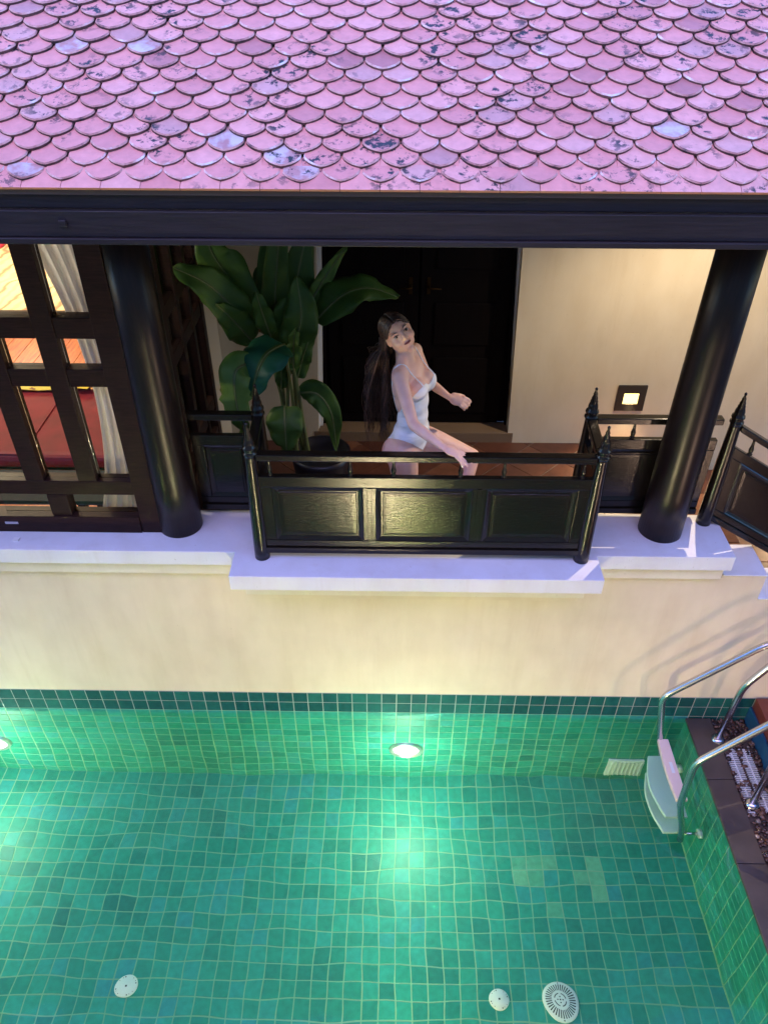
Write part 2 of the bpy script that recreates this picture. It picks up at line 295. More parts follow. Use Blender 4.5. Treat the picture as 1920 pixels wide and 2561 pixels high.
# ------------------------------------------------------------------ mesh helpers
ORG = {}
class MB:
    def __init__(s): s.v = []; s.f = []; s.mi = []; s.smooth = []; s.attr = {}
    def add(s, vs, fs, mi=0, sm=False):
        o = len(s.v); s.v += [V(p) for p in vs]
        for f in fs: s.f.append(tuple(i+o for i in f)); s.mi.append(mi); s.smooth.append(sm)
        return s
    def box(s, x0, x1, y0, y1, z0, z1, mi=0):
        return s.add([(x0,y0,z0),(x1,y0,z0),(x1,y1,z0),(x0,y1,z0),(x0,y0,z1),(x1,y0,z1),(x1,y1,z1),(x0,y1,z1)],
                     [(0,3,2,1),(4,5,6,7),(0,1,5,4),(1,2,6,5),(2,3,7,6),(3,0,4,7)], mi)
    def hexa(s, p, mi=0):                    # 8 points: bottom 4 ccw, top 4 ccw
        return s.add(p, [(0,3,2,1),(4,5,6,7),(0,1,5,4),(1,2,6,5),(2,3,7,6),(3,0,4,7)], mi)
    def tube(s, pts, r, n=10, caps=True, mi=0, flat=1.0):
        pts = [V(p) for p in pts]; k = len(pts)
        rs = r if isinstance(r, (list, tuple)) else [r]*k
        vs = []; prev = None
        for i, p in enumerate(pts):
            t = (pts[min(i+1, k-1)]-pts[max(i-1, 0)]).normalized()
            if prev is None: a = t.orthogonal().normalized()
            else: a = (prev-t*prev.dot(t)).normalized()
            prev = a; b = t.cross(a)
            for j in range(n):
                w = 2*math.pi*j/n; vs.append(p+a*math.cos(w)*rs[i]+b*math.sin(w)*rs[i]*flat)
        fs = [(i*n+j, i*n+(j+1) % n, (i+1)*n+(j+1) % n, (i+1)*n+j) for i in range(k-1) for j in range(n)]
        if caps: fs.append(tuple(range(n-1, -1, -1))); fs.append(tuple((k-1)*n+j for j in range(n)))
        return s.add(vs, fs, mi, True)
    def lathe(s, prof, cx, cy, z0, n=20, mi=0, axis='z'):
        vs = []; k = len(prof)
        for z, r in prof:
            for j in range(n):
                w = 2*math.pi*j/n; vs.append((cx+r*math.cos(w), cy+r*math.sin(w), z0+z))
        fs = [(i*n+j, i*n+(j+1) % n, (i+1)*n+(j+1) % n, (i+1)*n+j) for i in range(k-1) for j in range(n)]
        fs.append(tuple(range(n-1, -1, -1))); fs.append(tuple((k-1)*n+j for j in range(n)))
        return s.add(vs, fs, mi, True)
    def ell(s, c, r, n=12, m_=8, mi=0, rot=None):
        vs = []; c = V(c)
        for i in range(m_+1):
            a = math.pi*i/m_
            for j in range(n):
                b = 2*math.pi*j/n
                p = V((r[0]*math.sin(a)*math.cos(b), r[1]*math.sin(a)*math.sin(b), r[2]*math.cos(a)))
                if rot is not None: p = rot @ p
                vs.append(c+p)
        fs = [(i*n+j, (i+1)*n+j, (i+1)*n+(j+1) % n, i*n+(j+1) % n) for i in range(m_) for j in range(n)]
        return s.add(vs, fs, mi, True)
    def mesh(s, name, mats, off=V((0, 0, 0))):
        me = bpy.data.meshes.new(name)
        me.from_pydata([tuple(p-off) for p in s.v], [], s.f)
        for m_ in mats: me.materials.append(MT[m_] if isinstance(m_, str) else m_)
        me.polygons.foreach_set('material_index', s.mi); me.polygons.foreach_set('use_smooth', s.smooth)
        for k, vals in s.attr.items():
            a = me.attributes.new(k, 'FLOAT', 'POINT'); a.data.foreach_set('value', vals)
        me.update(); return me
    def build(s, name, mats, parent=None, bev=0, own=None):
        if isinstance(mats, str): mats = [mats]
        xs = [p.x for p in s.v]; ys = [p.y for p in s.v]; zs = [p.z for p in s.v]
        og = V(own) if own is not None else V(((min(xs)+max(xs))/2, (min(ys)+max(ys))/2, min(zs)))
        o = bpy.data.objects.new(name, s.mesh(name, mats, og)); COL.objects.link(o)
        place(o, og, parent)
        if bev:
            b = o.modifiers.new('bevel', 'BEVEL'); b.width = bev; b.segments = 2; b.limit_method = 'ANGLE'; b.angle_limit = math.radians(40)
        return o
def place(o, og, parent):
    og = V(og)
    if parent is not None: o.parent = parent; o.location = og-ORG[parent.name]
    else: o.location = og
    ORG[o.name] = og
def tag(o, label=None, cat=None, group=None, kind=None):
    if label: o['label'] = label
    if cat: o['category'] = cat
    if group: o['group'] = group
    if kind: o['kind'] = kind
    return o
def empty(name, loc, label=None, cat=None, group=None, kind=None, parent=None):
    o = bpy.data.objects.new(name, None); COL.objects.link(o); o.empty_display_size = 0.1
    place(o, loc, parent); return tag(o, label, cat, group, kind)
def inst(name, me, loc, parent, rot=None):
    o = bpy.data.objects.new(name, me); COL.objects.link(o); place(o, loc, parent)
    if rot is not None: o.rotation_euler = rot
    return o
# ------------------------------------------------------------------ setting : ground, pool
LZ = 1.55          # ledge height
FZ = 1.15          # veranda floor
PD = -1.05         # pool floor
PX0, PX1, PY0 = -5.245, 2.045, -2.72
LK = 0.24      # strength of every lamp against the dusk exposure
g = MB()
for x0, x1, y0, y1 in ((-40, 40, -40, PY0-0.25), (-40, PX0-0.25, PY0-0.25, 0), (2.44, 40, PY0-0.25, 0), (-40, 40, 1.9, 40)):
    g.add([(x0, y0, -0.03), (x1, y0, -0.03), (x1, y1, -0.03), (x0, y1, -0.03)], [(0, 1, 2, 3)])
tag(g.build('ground', 'ground'), 'dark paved garden ground round the pool', None, None, 'structure')

def tile_mesh(name, w, h, t, c, mats):
    b = MB(); x, y = w/2, h/2; s_ = 1-c/x
    b.add([(-x,-y,0),(x,-y,0),(x,y,0),(-x,y,0),(-x,-y,t-c),(x,-y,t-c),(x,y,t-c),(-x,y,t-c),(-x+c,-y+c,t),(x-c,-y+c,t),(x-c,y-c,t),(-x+c,y-c,t)],
          [(0,1,5,4),(1,2,6,5),(2,3,7,6),(3,0,4,7),(4,5,9,8),(5,6,10,9),(6,7,11,10),(7,4,8,11),(8,9,10,11)])
    return b, b.mesh(name, mats)
tb, tme = tile_mesh('tile', 0.0925, 0.0925, 0.0018, 0.0009, ['ptile'])
tbd, tmed = tile_mesh('tile', 0.0945, 0.0945, 0.0018, 0.0009, ['ptile_dry'])

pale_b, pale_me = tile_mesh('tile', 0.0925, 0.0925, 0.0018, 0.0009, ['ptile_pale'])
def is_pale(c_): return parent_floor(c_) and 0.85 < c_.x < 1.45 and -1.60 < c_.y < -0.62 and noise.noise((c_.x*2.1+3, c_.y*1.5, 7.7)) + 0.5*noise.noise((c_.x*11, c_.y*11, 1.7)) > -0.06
def parent_floor(c_): return abs(c_.z-PD) < 0.001
def lay_tiles(cells, me, mb, parent, rotm, limit, matn, rest_name='tile_field'):
    special = [c_ for c_ in cells if is_pale(c_)]; cells = [c_ for c_ in cells if not is_pale(c_)]; limit -= len(special)
    for c_ in special: inst('tile', pale_me, c_, parent)
    vis = sorted([c_ for c_ in cells if in_view(c_)], key=lambda c_: (c_-CAM).length)
    keep = vis[:limit]; ks = set(id(c_) for c_ in keep)
    eul = rotm.to_euler()
    for c_ in keep:
        o_ = inst('tile', me, c_, parent, (eul.x+random.gauss(0, .003), eul.y+random.gauss(0, .003), eul.z+random.gauss(0, .004)))
    rest = [c_ for c_ in cells if id(c_) not in ks]
    if rest:
        b = MB()
        for c_ in rest:
            q = Matrix.Rotation(random.gauss(0, .004), 3, 'Z')
            b.add([c_+rotm @ (q @ p) for p in mb.v], mb.f)
        tag(b.build(rest_name, matn, parent), kind='stuff')

GX = 0.055
def gx(k): return GX+0.1*k
RX = Matrix.Rotation(math.pi/2, 3, 'X')            # +Z -> -Y
RY = Matrix.Rotation(-math.pi/2, 3, 'Y')           # +Z -> -X
# floor
pf = MB().box(PX0-0.2, PX1+0.15, PY0-0.2, 0.2, PD-0.2, PD).build('pool_floor', 'grout')
tag(pf, 'green tiled pool floor under water', None, None, 'structure')
DR = [(-1.562, -1.442, 0.062), (0.679, -1.491, 0.060), (1.052, -1.491, 0.105)]
cells = []
for i in range(-53, 20):
    for j in range(0, 46):
        c_ = V((gx(i)+0.05, -0.05-0.1*j, PD))
        if c_.x < PX1-0.03 and c_.x > PX0+0.02: cells.append(c_)
lay_tiles(cells, tme, tb, pf, Matrix.Identity(3), 300, 'ptile')
# back wall, wet part and dry band are one wall
pw = MB().box(PX0-0.2, PX1-0.001, 0.0, 0.2, PD, 0.035).build('pool_back_wall', 'grout')
tag(pw, 'tiled pool wall under the house', None, None, 'structure')
LAMPS = [(0.13, -0.56), (-2.83, -0.56)]
cells = []
for i in range(-53, 20):
    for k in range(0, 11):
        c_ = V((gx(i)+0.05, 0.0, 0.035-0.05-0.1*k))
        if c_.x < PX1-0.02 and c_.x > PX0: cells.append(c_)
lay_tiles(cells, tme, tb, pw, RX, 300, 'ptile')
bd = MB().box(PX0-0.2, 2.62, 0.0, 0.2, 0.037, 0.239).box(PX1, 2.62, 0.0, 0.2, -0.20, 0.0368).build('waterline_band', 'grout_dry')
tag(bd, 'dark green tile band above the waterline', None, None, 'structure')
cells = [V((gx(i)+0.05, 0.0, 0.085+0.1*k)) for i in range(-52, 26) for k in range(-1, 2) if (PX0 if k >= 0 else 2.06) < gx(i)+0.05 < 2.6]
lay_tiles(cells, tmed, tbd, bd, RX, 300, 'ptile_dry')
# right wall
ps = MB().box(PX1, PX1+0.15, PY0, 0.0, PD, -0.004).build('pool_side_wall', 'grout')
tag(ps, 'green tiled end wall of the pool', None, None, 'structure')
cells = [V((PX1, -0.05-0.1*j, -0.062-0.1*k)) for j in range(0, 46) for k in range(0, 10)]
lay_tiles(cells, tme, tb, ps, RY, 300, 'ptile')
fb = MB().box(PX0-0.2, PX0, PY0, 0.0, PD, 0.0).box(PX0-0.2, PX1+0.15, PY0-0.2, PY0, PD, 0.0).build('pool_far_walls', 'ptile')
tag(fb, 'unseen pool walls', None, None, 'structure')
# water surface : real low waves
wv = MB(); NX, NY = 200, 130
X0, X1, Y0, Y1 = PX0, PX1, PY0, 0.0
def wz(x, y):
    return (0.0085*noise.noise((x*1.5, y*2.4, 0.3)) + 0.0062*noise.noise((x*3.4+5, y*4.2, 2.0)) + 0.0014*noise.noise((x*8.0, y*9, 4.0)))*1.0
vs = [(X0+(X1-X0)*i/NX, Y0+(Y1-Y0)*j/NY, 0) for j in range(NY+1) for i in range(NX+1)]
vs = [(x, y, wz(x, y)) for x, y, z in vs]
wv.add(vs, [(j*(NX+1)+i, j*(NX+1)+i+1, (j+1)*(NX+1)+i+1, (j+1)*(NX+1)+i) for j in range(NY) for i in range(NX)], 0, True)
tag(wv.build('water', 'water'), 'clear rippled pool water', None, None, 'structure')

# coping slabs, drain strip
cp = MB().box(PX1+0.004, 2.44, PY0-0.2, -0.004, -0.25, -0.006).build('pool_deck', 'slate')
tag(cp, 'dark stone deck along the end of the pool', None, None, 'structure')
ys = [-0.004, -0.475, -1.025, -1.575, -2.125, -2.675, -3.225]
for a, b in zip(ys[:-1], ys[1:]):
    MB().box(PX1-0.008, 2.205, b+0.002, a-0.002, -0.004, 0.022).build('coping_slab', 'slate', cp, bev=0.003)
# grate strip (white plastic, slotted) and pebbles
gr = empty('drain_grate', (2.29, -0.45, -0.004), 'white slotted plastic drain grate half buried in brown pebbles beside the coping', 'drain grate')
for cx in (2.262, 2.352):
    k = 0
    y = -0.24
    while y > -0.70:
        MB().box(cx-0.036, cx+0.036, y-0.006, y, -0.002, 0.010).build('slat', 'plastic', gr); y -= 0.0155; k += 1
    MB().box(cx-0.005, cx+0.005, -0.70, -0.24, -0.004, 0.008).build('rib', 'plastic', gr)
pb = MB(); tones = []
ico = bmesh.new(); bmesh.ops.create_icosphere(ico, subdivisions=2, radius=1.0)
iv = [v.co.copy() for v in ico.verts]; iff = [tuple(v.index for v in f.verts) for f in ico.faces]; ico.free()
def pebble(x, y, z, s_):
    a = random.uniform(0, 6.28); sc = V((s_*random.uniform(.8, 1.4), s_*random.uniform(.6, .9), s_*random.uniform(.4, .6)))
    R_ = Matrix.Rotation(a, 3, 'Z') @ Matrix.Rotation(random.uniform(-.4, .4), 3, 'X')
    sd_ = random.uniform(0, 50)
    pb.add([V((x, y, z))+R_ @ V((p.x*sc.x, p.y*sc.y, p.z*sc.z))*(1+.18*noise.noise(p*1.3+V((sd_, 0, 0)))) for p in iv], iff, 0, True)
    t = random.random()**1.3; tones.extend([t]*len(iv))
for _ in range(1500):
    x = random.uniform(2.215, 2.435); y = random.uniform(-3.2, 0.0)
    if -0.66 < y < -0.27 and (abs(x-2.262) < 0.034 or abs(x-2.352) < 0.034) and random.random() < 0.93: continue
    pebble(x, y, random.uniform(0.0, 0.016), random.uniform(0.007, 0.021))
pb.attr['tone'] = tones
tag(pb.build('pebbles', 'pebble'), 'glossy brown river pebbles in the drain channel beside the pool', 'pebbles', None, 'stuff')
# planter at the wall foot
pl = empty('planter', (2.9, -0.6, -0.03), 'low maroon brick planter with a blue glazed side at the wall foot', 'planter')
MB().box(2.44, 2.452, -2.6, -0.004, -0.02, 0.15).build('side', 'planter_blue', pl)
MB().box(2.455, 4.6, -2.6, -0.004, -0.02, 0.232).build('wall', 'planter_red', pl, bev=0.006)
for k in range(11):
    MB().box(2.448, 2.70, -0.232*(k+1)+0.004-0.01, -0.232*k-0.01, 0.232, 0.250).build('brick', 'planter_red', pl, bev=0.004)

# pool fittings -------------------------------------------------
def pool_lamp(x, z, lab):
    e = empty('pool_light', (x, 0.0, z), lab, 'pool light', 'round underwater lights in the pool wall')
    b = MB(); n = 28
    for (r0, y0), (r1, y1) in (((0.122, -0.005), (0.118, -0.020)), ((0.118, -0.020), (0.100, -0.026)), ((0.100, -0.026), (0.086, -0.012))):
        vs = [(x+r*math.cos(6.2832*j/n), yy, z+r*math.sin(6.2832*j/n)) for r, yy in ((r0, y0), (r1, y1)) for j in range(n)]
        b.add(vs, [(j, (j+1) % n, n+(j+1) % n, n+j) for j in range(n)], 0, True)
    b.build('ring', 'ring', e)
    b = MB(); vs = [(x, -0.030, z)]+[(x+0.087*math.cos(6.2832*j/n), -0.012, z+0.087*math.sin(6.2832*j/n)) for j in range(n)]
    b.add(vs, [(0, 1+(j+1) % n, 1+j) for j in range(n)], 0, True); b.build('lens', 'lens_pool', e)
    ld = bpy.data.lights.new('pool_wall_glow', 'POINT'); ld.energy = POOL_W; ld.color = (0.88, 1.0, 0.72); ld.shadow_soft_size = 0.0
    lo = bpy.data.objects.new('pool_wall_glow', ld); COL.objects.link(lo); place(lo, (x, -0.42, z+0.06), e)  # added light floating off the lens to make the tiled wall glow
    ld = bpy.data.lights.new('pool_lamp_beam', 'SPOT'); ld.energy = POOL_SPOT; ld.color = (1.0, 0.98, 0.62); ld.shadow_soft_size = 0.0
    ld.spot_size = math.radians(104); ld.spot_blend = 1.0
    lo = bpy.data.objects.new('pool_lamp_beam', ld); COL.objects.link(lo); place(lo, (x, -0.08, z), e)
    lo.rotation_euler = V((0, 1.0, 0.10)).to_track_quat('Z', 'Y').to_euler()
POOL_OPP = 27.0*LK
POOL_W, POOL_SPOT = 4.2*LK, 5.0*LK
pool_lamp(LAMPS[0][0], LAMPS[0][1], 'round lit underwater light in the middle of the tiled pool wall')
pool_lamp(LAMPS[1][0], LAMPS[1][1], 'round lit underwater light cut by the left edge of the photo')

for x in (0.13, -2.83):      # the matching lights in the opposite pool wall
    e = empty('pool_light', (x, PY0, -0.56), 'round underwater light in the near pool wall out of frame, %s one' % ('right' if x > 0 else 'left'), 'pool light', 'round underwater lights in the pool wall')
    n = 24; b = MB(); b.add([(x, PY0+0.03, -0.56)]+[(x+0.087*math.cos(6.2832*j/n), PY0+0.012, -0.56+0.087*math.sin(6.2832*j/n)) for j in range(n)], [(0, 1+j, 1+(j+1) % n) for j in range(n)], 0, True); b.build('lens', 'lens_opp', e)
    ld = bpy.data.lights.new('pool_lamp_beam', 'SPOT'); ld.energy = POOL_OPP; ld.color = (0.80, 1.0, 0.78); ld.shadow_soft_size = 0.0
    ld.spot_size = math.radians(70); ld.spot_blend = 1.0
    lo = bpy.data.objects.new('pool_lamp_beam', ld); COL.objects.link(lo); place(lo, (x, PY0+0.06, -0.56), e)
    lo.rotation_euler = V((0, -1.0, -0.03)).to_track_quat('Z', 'Y').to_euler()

def disc(name, x, y, r, parts, label, cat, group=None):
    e = empty(name, (x, y, PD+0.004), label, cat, group)
    MB().lathe([(0, r), (0.006, r), (0.010, r*0.94)], x, y, PD+0.003, 36).build('cover', 'plastic', e)
    z = PD+0.0145
    b = MB()
    if parts == 'drain':
        for k in range(36):
            a = 6.2832*k/36; ca, sa = math.cos(a), math.sin(a)
            for r0, r1, w in ((0.052, 0.088, 0.0022),):
                b.add([(x+ca*r0-sa*w, y+sa*r0+ca*w, z), (x+ca*r0+sa*w, y+sa*r0-ca*w, z), (x+ca*r1+sa*w*1.4, y+sa*r1-ca*w*1.4, z), (x+ca*r1-sa*w*1.4, y+sa*r1+ca*w*1.4, z)], [(0, 1, 2, 3)])
        for k in range(4):
            for q in range(6):
                a0 = 1.5708*k+0.2+q*0.19; a1 = a0+0.19
                b.add([(x+rr*math.cos(a), y+rr*math.sin(a), z) for rr, a in ((0.032, a0), (0.032, a1), (0.037, a1), (0.037, a0))], [(0, 1, 2, 3)])
            a = 1.5708*k; b.box(x+0.016*math.cos(a)-.004, x+0.016*math.cos(a)+.004, y+0.016*math.sin(a)-.003, y+0.016*math.sin(a)+.003, z-0.002, z)
        b.box(x-.004, x+.004, y-.004, y+.004, z-.002, z)
        for yy in (0.096, -0.096): b.box(x-.003, x+.003, y+yy-.003, y+yy+.003, z-.002, z)
    else:
        for k in range(4):
            a = 1.5708*k+0.3; b.box(x+r*.84*math.cos(a)-.003, x+r*.84*math.cos(a)+.003, y+r*.84*math.sin(a)-.003, y+r*.84*math.sin(a)+.003, z-.002, z)
        for k in range(16):
            a = 6.2832*k/16+0.15
            if k % 4 in (1, 2): b.box(x+r*.84*math.cos(a)-.0018, x+r*.84*math.cos(a)+.0018, y+r*.84*math.sin(a)-.0018, y+r*.84*math.sin(a)+.0018, z-.002, z)
        b.box(x-.005, x+.005, y-.005, y+.005, z-.002, z)
    b.build('slots', 'slot', e)
disc('pool_inlet', *DR[0], 'inlet', 'small round white inlet cover on the left of the pool floor', 'pool inlet', 'round white covers on the pool floor')
disc('pool_inlet', *DR[1], 'inlet', 'small round white inlet cover beside the slotted floor drain', 'pool inlet', 'round white covers on the pool floor')
disc('floor_drain', *DR[2], 'drain', 'large round white drain cover with radial slots on the pool floor', 'floor drain', 'round white covers on the pool floor')
# overflow cover on the back wall
sk = empty('skimmer_cover', (1.72, -0.01, -0.93), 'rectangular white louvred cover on the tiled pool wall beside the ladder', 'skimmer cover')
MB().box(1.60, 1.86, -0.022, -0.004, -0.95, -0.68).build('plate', 'plastic', sk, bev=0.004)
for k in range(8):
    x = 1.622+0.03*k; MB().hexa([(x, -0.032, -0.935), (x+0.020, -0.024, -0.935), (x+0.020, -0.0225, -0.935), (x, -0.0225, -0.935), (x+0.008, -0.032, -0.70), (x+0.028, -0.024, -0.70), (x+0.028, -0.0225, -0.70), (x+0.008, -0.0225, -0.70)]).build('louvre', 'plastic', sk)

# ladder
def smooth_path(pts, r, n=6):
    pts = [V(p) for p in pts]; out = [pts[0]]
    for i in range(1, len(pts)-1):
        a, b, c_ = pts[i-1], pts[i], pts[i+1]
        d = min(r, (a-b).length*.45, (c_-b).length*.45)
        p0 = b+(a-b).normalized()*d; p1 = b+(c_-b).normalized()*d
        for k in range(n+1):
            t = k/n; out.append((1-t)**2*p0+2*t*(1-t)*b+t*t*p1)
    return out+[pts[-1]]
ld_ = empty('pool_ladder', (1.95, -0.4, -0.6), 'stainless steel pool ladder with two bent handrails and white plastic treads', 'pool ladder')
for yy, dx in ((-0.17, 0.0), (-0.64, 0.075)):
    top = 0.455 if yy > -0.4 else 0.44
    path = smooth_path([(1.925, yy, -0.62), (1.905, yy, -0.44), (1.822, yy, 0.0), (1.735+dx*0.9, yy, top), (2.24, yy, 0.955), (2.62, yy, 1.10), (2.36, yy, 0.84), (2.215+dx*.6, yy, 0.56), (2.205+dx*.8, yy, 0.01)], 0.07)
    MB().tube(path, 0.0215, 16).build('handrail', 'steel', ld_)
    MB().lathe([(0, 0.045), (0.010, 0.045), (0.022, 0.030), (0.026, 0.020)], 2.205+dx*.8, yy, 0.012, 20).build('foot_flange', 'steel', ld_)
    MB().tube([(1.915, yy, -0.50), (2.045, yy, -0.50)], 0.012, 10).build('wall_bracket', 'steel', ld_)
    cupm = MB(); cupm.tube([(2.018, yy, -0.50), (2.046, yy, -0.50)], 0.032, 16).build('wall_cup', 'plastic', ld_)
def tread(z, x0, x1, bow, name='tread', mt='step'):
    b = MB(); n = 12; vs = []
    for lay in ((z-0.028, 1.0), (z-0.004, 1.0), (z, 0.985)):
        for k in range(n+1):
            t = k/n; y = -0.625+0.44*t; w = bow*math.sin(math.pi*t)
            ins = (1-lay[1])*0.3
            vs.append((x0-w+ins, y, lay[0]))
        for k in range(n+1):
            t = 1-k/n; y = -0.625+0.44*t
            vs.append((x1-(1-lay[1])*0.3, y, lay[0]))
    m_ = 2*(n+1); fs = []
    for l in range(2):
        for k in range(m_): fs.append((l*m_+k, l*m_+(k+1) % m_, (l+1)*m_+(k+1) % m_, (l+1)*m_+k))
    fs += [(k, k+1, m_-2-k, m_-1-k)[::-1] for k in range(n)]
    fs += [(2*m_+k, 2*m_+k+1, 2*m_+m_-2-k, 2*m_+m_-1-k) for k in range(n)]
    b.add(vs, fs); return b.build(name, mt, ld_)
t1 = tread(0.030, 1.800, 1.868, 0.012)
MB().box(1.822, 1.842, -0.44, -0.36, 0.0305, 0.0325).build('badge', 'plastic', t1)
tread(-0.245, 1.775, 1.915, 0.045, mt='plastic'); tread(-0.52, 1.80, 1.93, 0.045, mt='plastic')

# ------------------------------------------------------------------ villa
vil = empty('villa', (0, 0.3, 0), 'cream walled villa with pink scalloped tile roof and dark wooden veranda above the pool', 'house')
out_ = [(-6, .2395), (4.8, .2395), (4.8, .785), (2.95, .785), (2.95, .971), (2.563, .971), (2.563, 1.161), (2.183, 1.161), (2.183, 1.348), (1.925, 1.348), (1.925, 1.33), (-6, 1.33)]
n = len(out_); b = MB()
b.add([(x, 0.0, z) for x, z in out_]+[(x, 0.14, z) for x, z in out_], [tuple(range(n)), tuple(range(2*n-1, n-1, -1))]+[(q, n+q, n+(q+1) % n, (q+1) % n) for q in range(n)])
b.build('wall', 'wall', vil)
MB().box(-6, -1.20, 0.145, 0.31, 0.2, 1.50).build('wall', 'wall', vil)
MB().box(-1.197, 1.90, 0.145, 0.31, 0.2, 1.50).build('wall', 'wall_in', vil)
# ledge caps and mouldings
LF, LM = -0.07, -0.03
out_ = [(-6, .31), (-6, LF), (-0.868, LF), (-0.868, -.268), (1.154, -.268), (1.154, LF), (1.925, LF), (1.925, .31)]
n = len(out_); b = MB()
b.add([(x, y, LZ-0.10) for x, y in out_]+[(x, y, LZ) for x, y in out_], [tuple(range(n, 2*n)), tuple(range(n-1, -1, -1))]+[(q, (q+1) % n, n+(q+1) % n, n+q) for q in range(n)])
b.build('ledge', 'cap', vil, bev=0.004)
for x0, x1 in ((-6, -0.85), (1.14, 1.925)):
    MB().box(x0, x1-(0.02 if x1 > 0 else 0), LM, 0.144, LZ-0.205, LZ-0.103).build('moulding', 'fasc_white', vil, bev=0.003)
    MB().box(x0, x1-(0.03 if x1 > 0 else 0), LM+0.016, 0.144, LZ-0.218, LZ-0.207).build('moulding', 'wall', vil)
MB().box(-0.83, 1.12, -0.10, 0.138, LZ-0.30, LZ-0.102).build('moulding', 'fasc_white', vil, bev=0.003)
MB().box(-0.80, 1.09, -0.085, 0.138, LZ-0.34, LZ-0.303).build('moulding', 'wall', vil, bev=0.003)
MB().box(-0.77, 1.06, -0.05, 0.138, LZ-0.355, LZ-0.343).build('moulding', 'wall', vil)
# stepped stair parapet
for k, (x0, x1, z) in enumerate(((1.80, 2.183, 1.352), (2.186, 2.56, 1.165), (2.563, 2.95, 0.975))):
    MB().box(x0 if k else 1.93, x1, 0.1405, 0.262, z-0.19 if k < 2 else z-.4, z-0.005).build('parapet_step', 'wall', vil)
    MB().box(1.93 if k == 0 else x0, x1+0.003, -0.006, 0.268, z-0.0035, z+0.006).build('parapet_cap', 'cap', vil, bev=0.003)
# stair treads (terracotta)
for k in range(6):
    z = FZ-0.01-0.165*k; x0 = 2.0+0.28*k
    MB().box(x0 if k else 1.92, x0+0.278, 0.27, 1.60, z-0.2, z).build('stair_tread', 'floor_tile', vil, bev=0.004)
    for j in range(5):
        MB().box((x0 if k else 1.92)+0.004, x0+0.274, 0.272+0.265*j, 0.532+0.265*j, z, z+0.006).build('stair_tile', 'floor_tile', vil, bev=0.002)

# veranda floor, diagonal terracotta tiles
fl = MB().box(-1.30, 1.90, 0.311, 1.68, FZ-0.15, FZ).build('veranda_floor', 'grout_dry')
tag(fl, 'veranda floor of diagonal terracotta tiles', None, None, 'structure')
T = 0.30; half = T/2-0.003
r45 = Matrix.Rotation(math.radians(45), 3, 'Z')
import itertools
for i, j in itertools.product(range(-8, 9), repeat=2):
    c_ = r45 @ V((i*T, j*T, 0)) + V((0.2, 1.0, FZ))
    # clip the square by the floor rectangle
    poly = [c_+r45 @ V((a*half, b_*half, 0)) for a, b_ in ((-1,-1),(1,-1),(1,1),(-1,1))]
    for ax, lim, sgn in ((0, -1.29, 1), (0, 1.895, -1), (1, 0.315, 1), (1, 1.676, -1)):
        out = []
        for q in range(len(poly)):
            a, b_ = poly[q], poly[(q+1) % len(poly)]; da, db = sgn*(a[ax]-lim), sgn*(b_[ax]-lim)
            if da >= 0: out.append(a)
            if da*db < 0: out.append(a+(b_-a)*(da/(da-db)))
        poly = out
        if len(poly) < 3: break
    if len(poly) < 3: continue
    n = len(poly); b = MB()
    b.add(poly+[p+V((0, 0, 0.006)) for p in poly], [tuple(range(n, 2*n))]+[(q, (q+1) % n, n+(q+1) % n, n+q) for q in range(n)])
    b.build('floor_tile', 'floor_tile', fl)

# back wall with tapering door opening
DB, DT = 3.75, 3.75
def dl(z): t = (z-1.24)/1.45; return -0.555+0.055*t
def dr(z): t = (z-1.24)/1.45; return 0.925-0.075*t
H = 3.45
YB = 1.68
b = MB()
b.hexa([(-1.211, YB, FZ-.1), (dl(FZ), YB, FZ-.1), (dl(FZ), YB+.2, FZ-.1), (-1.211, YB+.2, FZ-.1), (-1.211, YB, H), (dl(H), YB, H), (dl(H), YB+.2, H), (-1.211, YB+.2, H)])
b.build('wall', 'wall_in', vil)
MB().hexa([(dr(FZ), YB, -0.03), (6.0, YB, -0.03), (6.0, YB+.2, -0.03), (dr(FZ), YB+.2, -0.03), (dr(H), YB, H), (6.0, YB, H), (6.0, YB+.2, H), (dr(H), YB+.2, H)]).build('wall', 'wall_in', vil)
dd = MB().box(dl(1.24)-0.0, dr(1.24), YB+0.168, YB+0.19, 1.24, 3.44).build('double_door', 'door', vil)
for fn, sg in ((dl, 1), (dr, -1)):
    for q, (o0, o1, y0, y1) in enumerate(((0.0, 0.010, .035, .16), (0.012, 0.030, .07, .16), (0.032, 0.055, .11, .16))):
        a0, a1 = fn(1.24)+sg*o0, fn(1.24)+sg*o1; c0, c1 = fn(3.44)+sg*o0, fn(3.44)+sg*o1
        xs = sorted((a0, a1)); xt = sorted((c0, c1))
        MB().hexa([(xs[0], YB+y0, 1.245), (xs[1], YB+y0, 1.245), (xs[1], YB+y1, 1.245), (xs[0], YB+y1, 1.245), (xt[0], YB+y0, 3.44), (xt[1], YB+y0, 3.44), (xt[1], YB+y1, 3.44), (xt[0], YB+y1, 3.44)]).build('jamb', 'white' if q < 2 else 'door', dd)
mid = 0.186
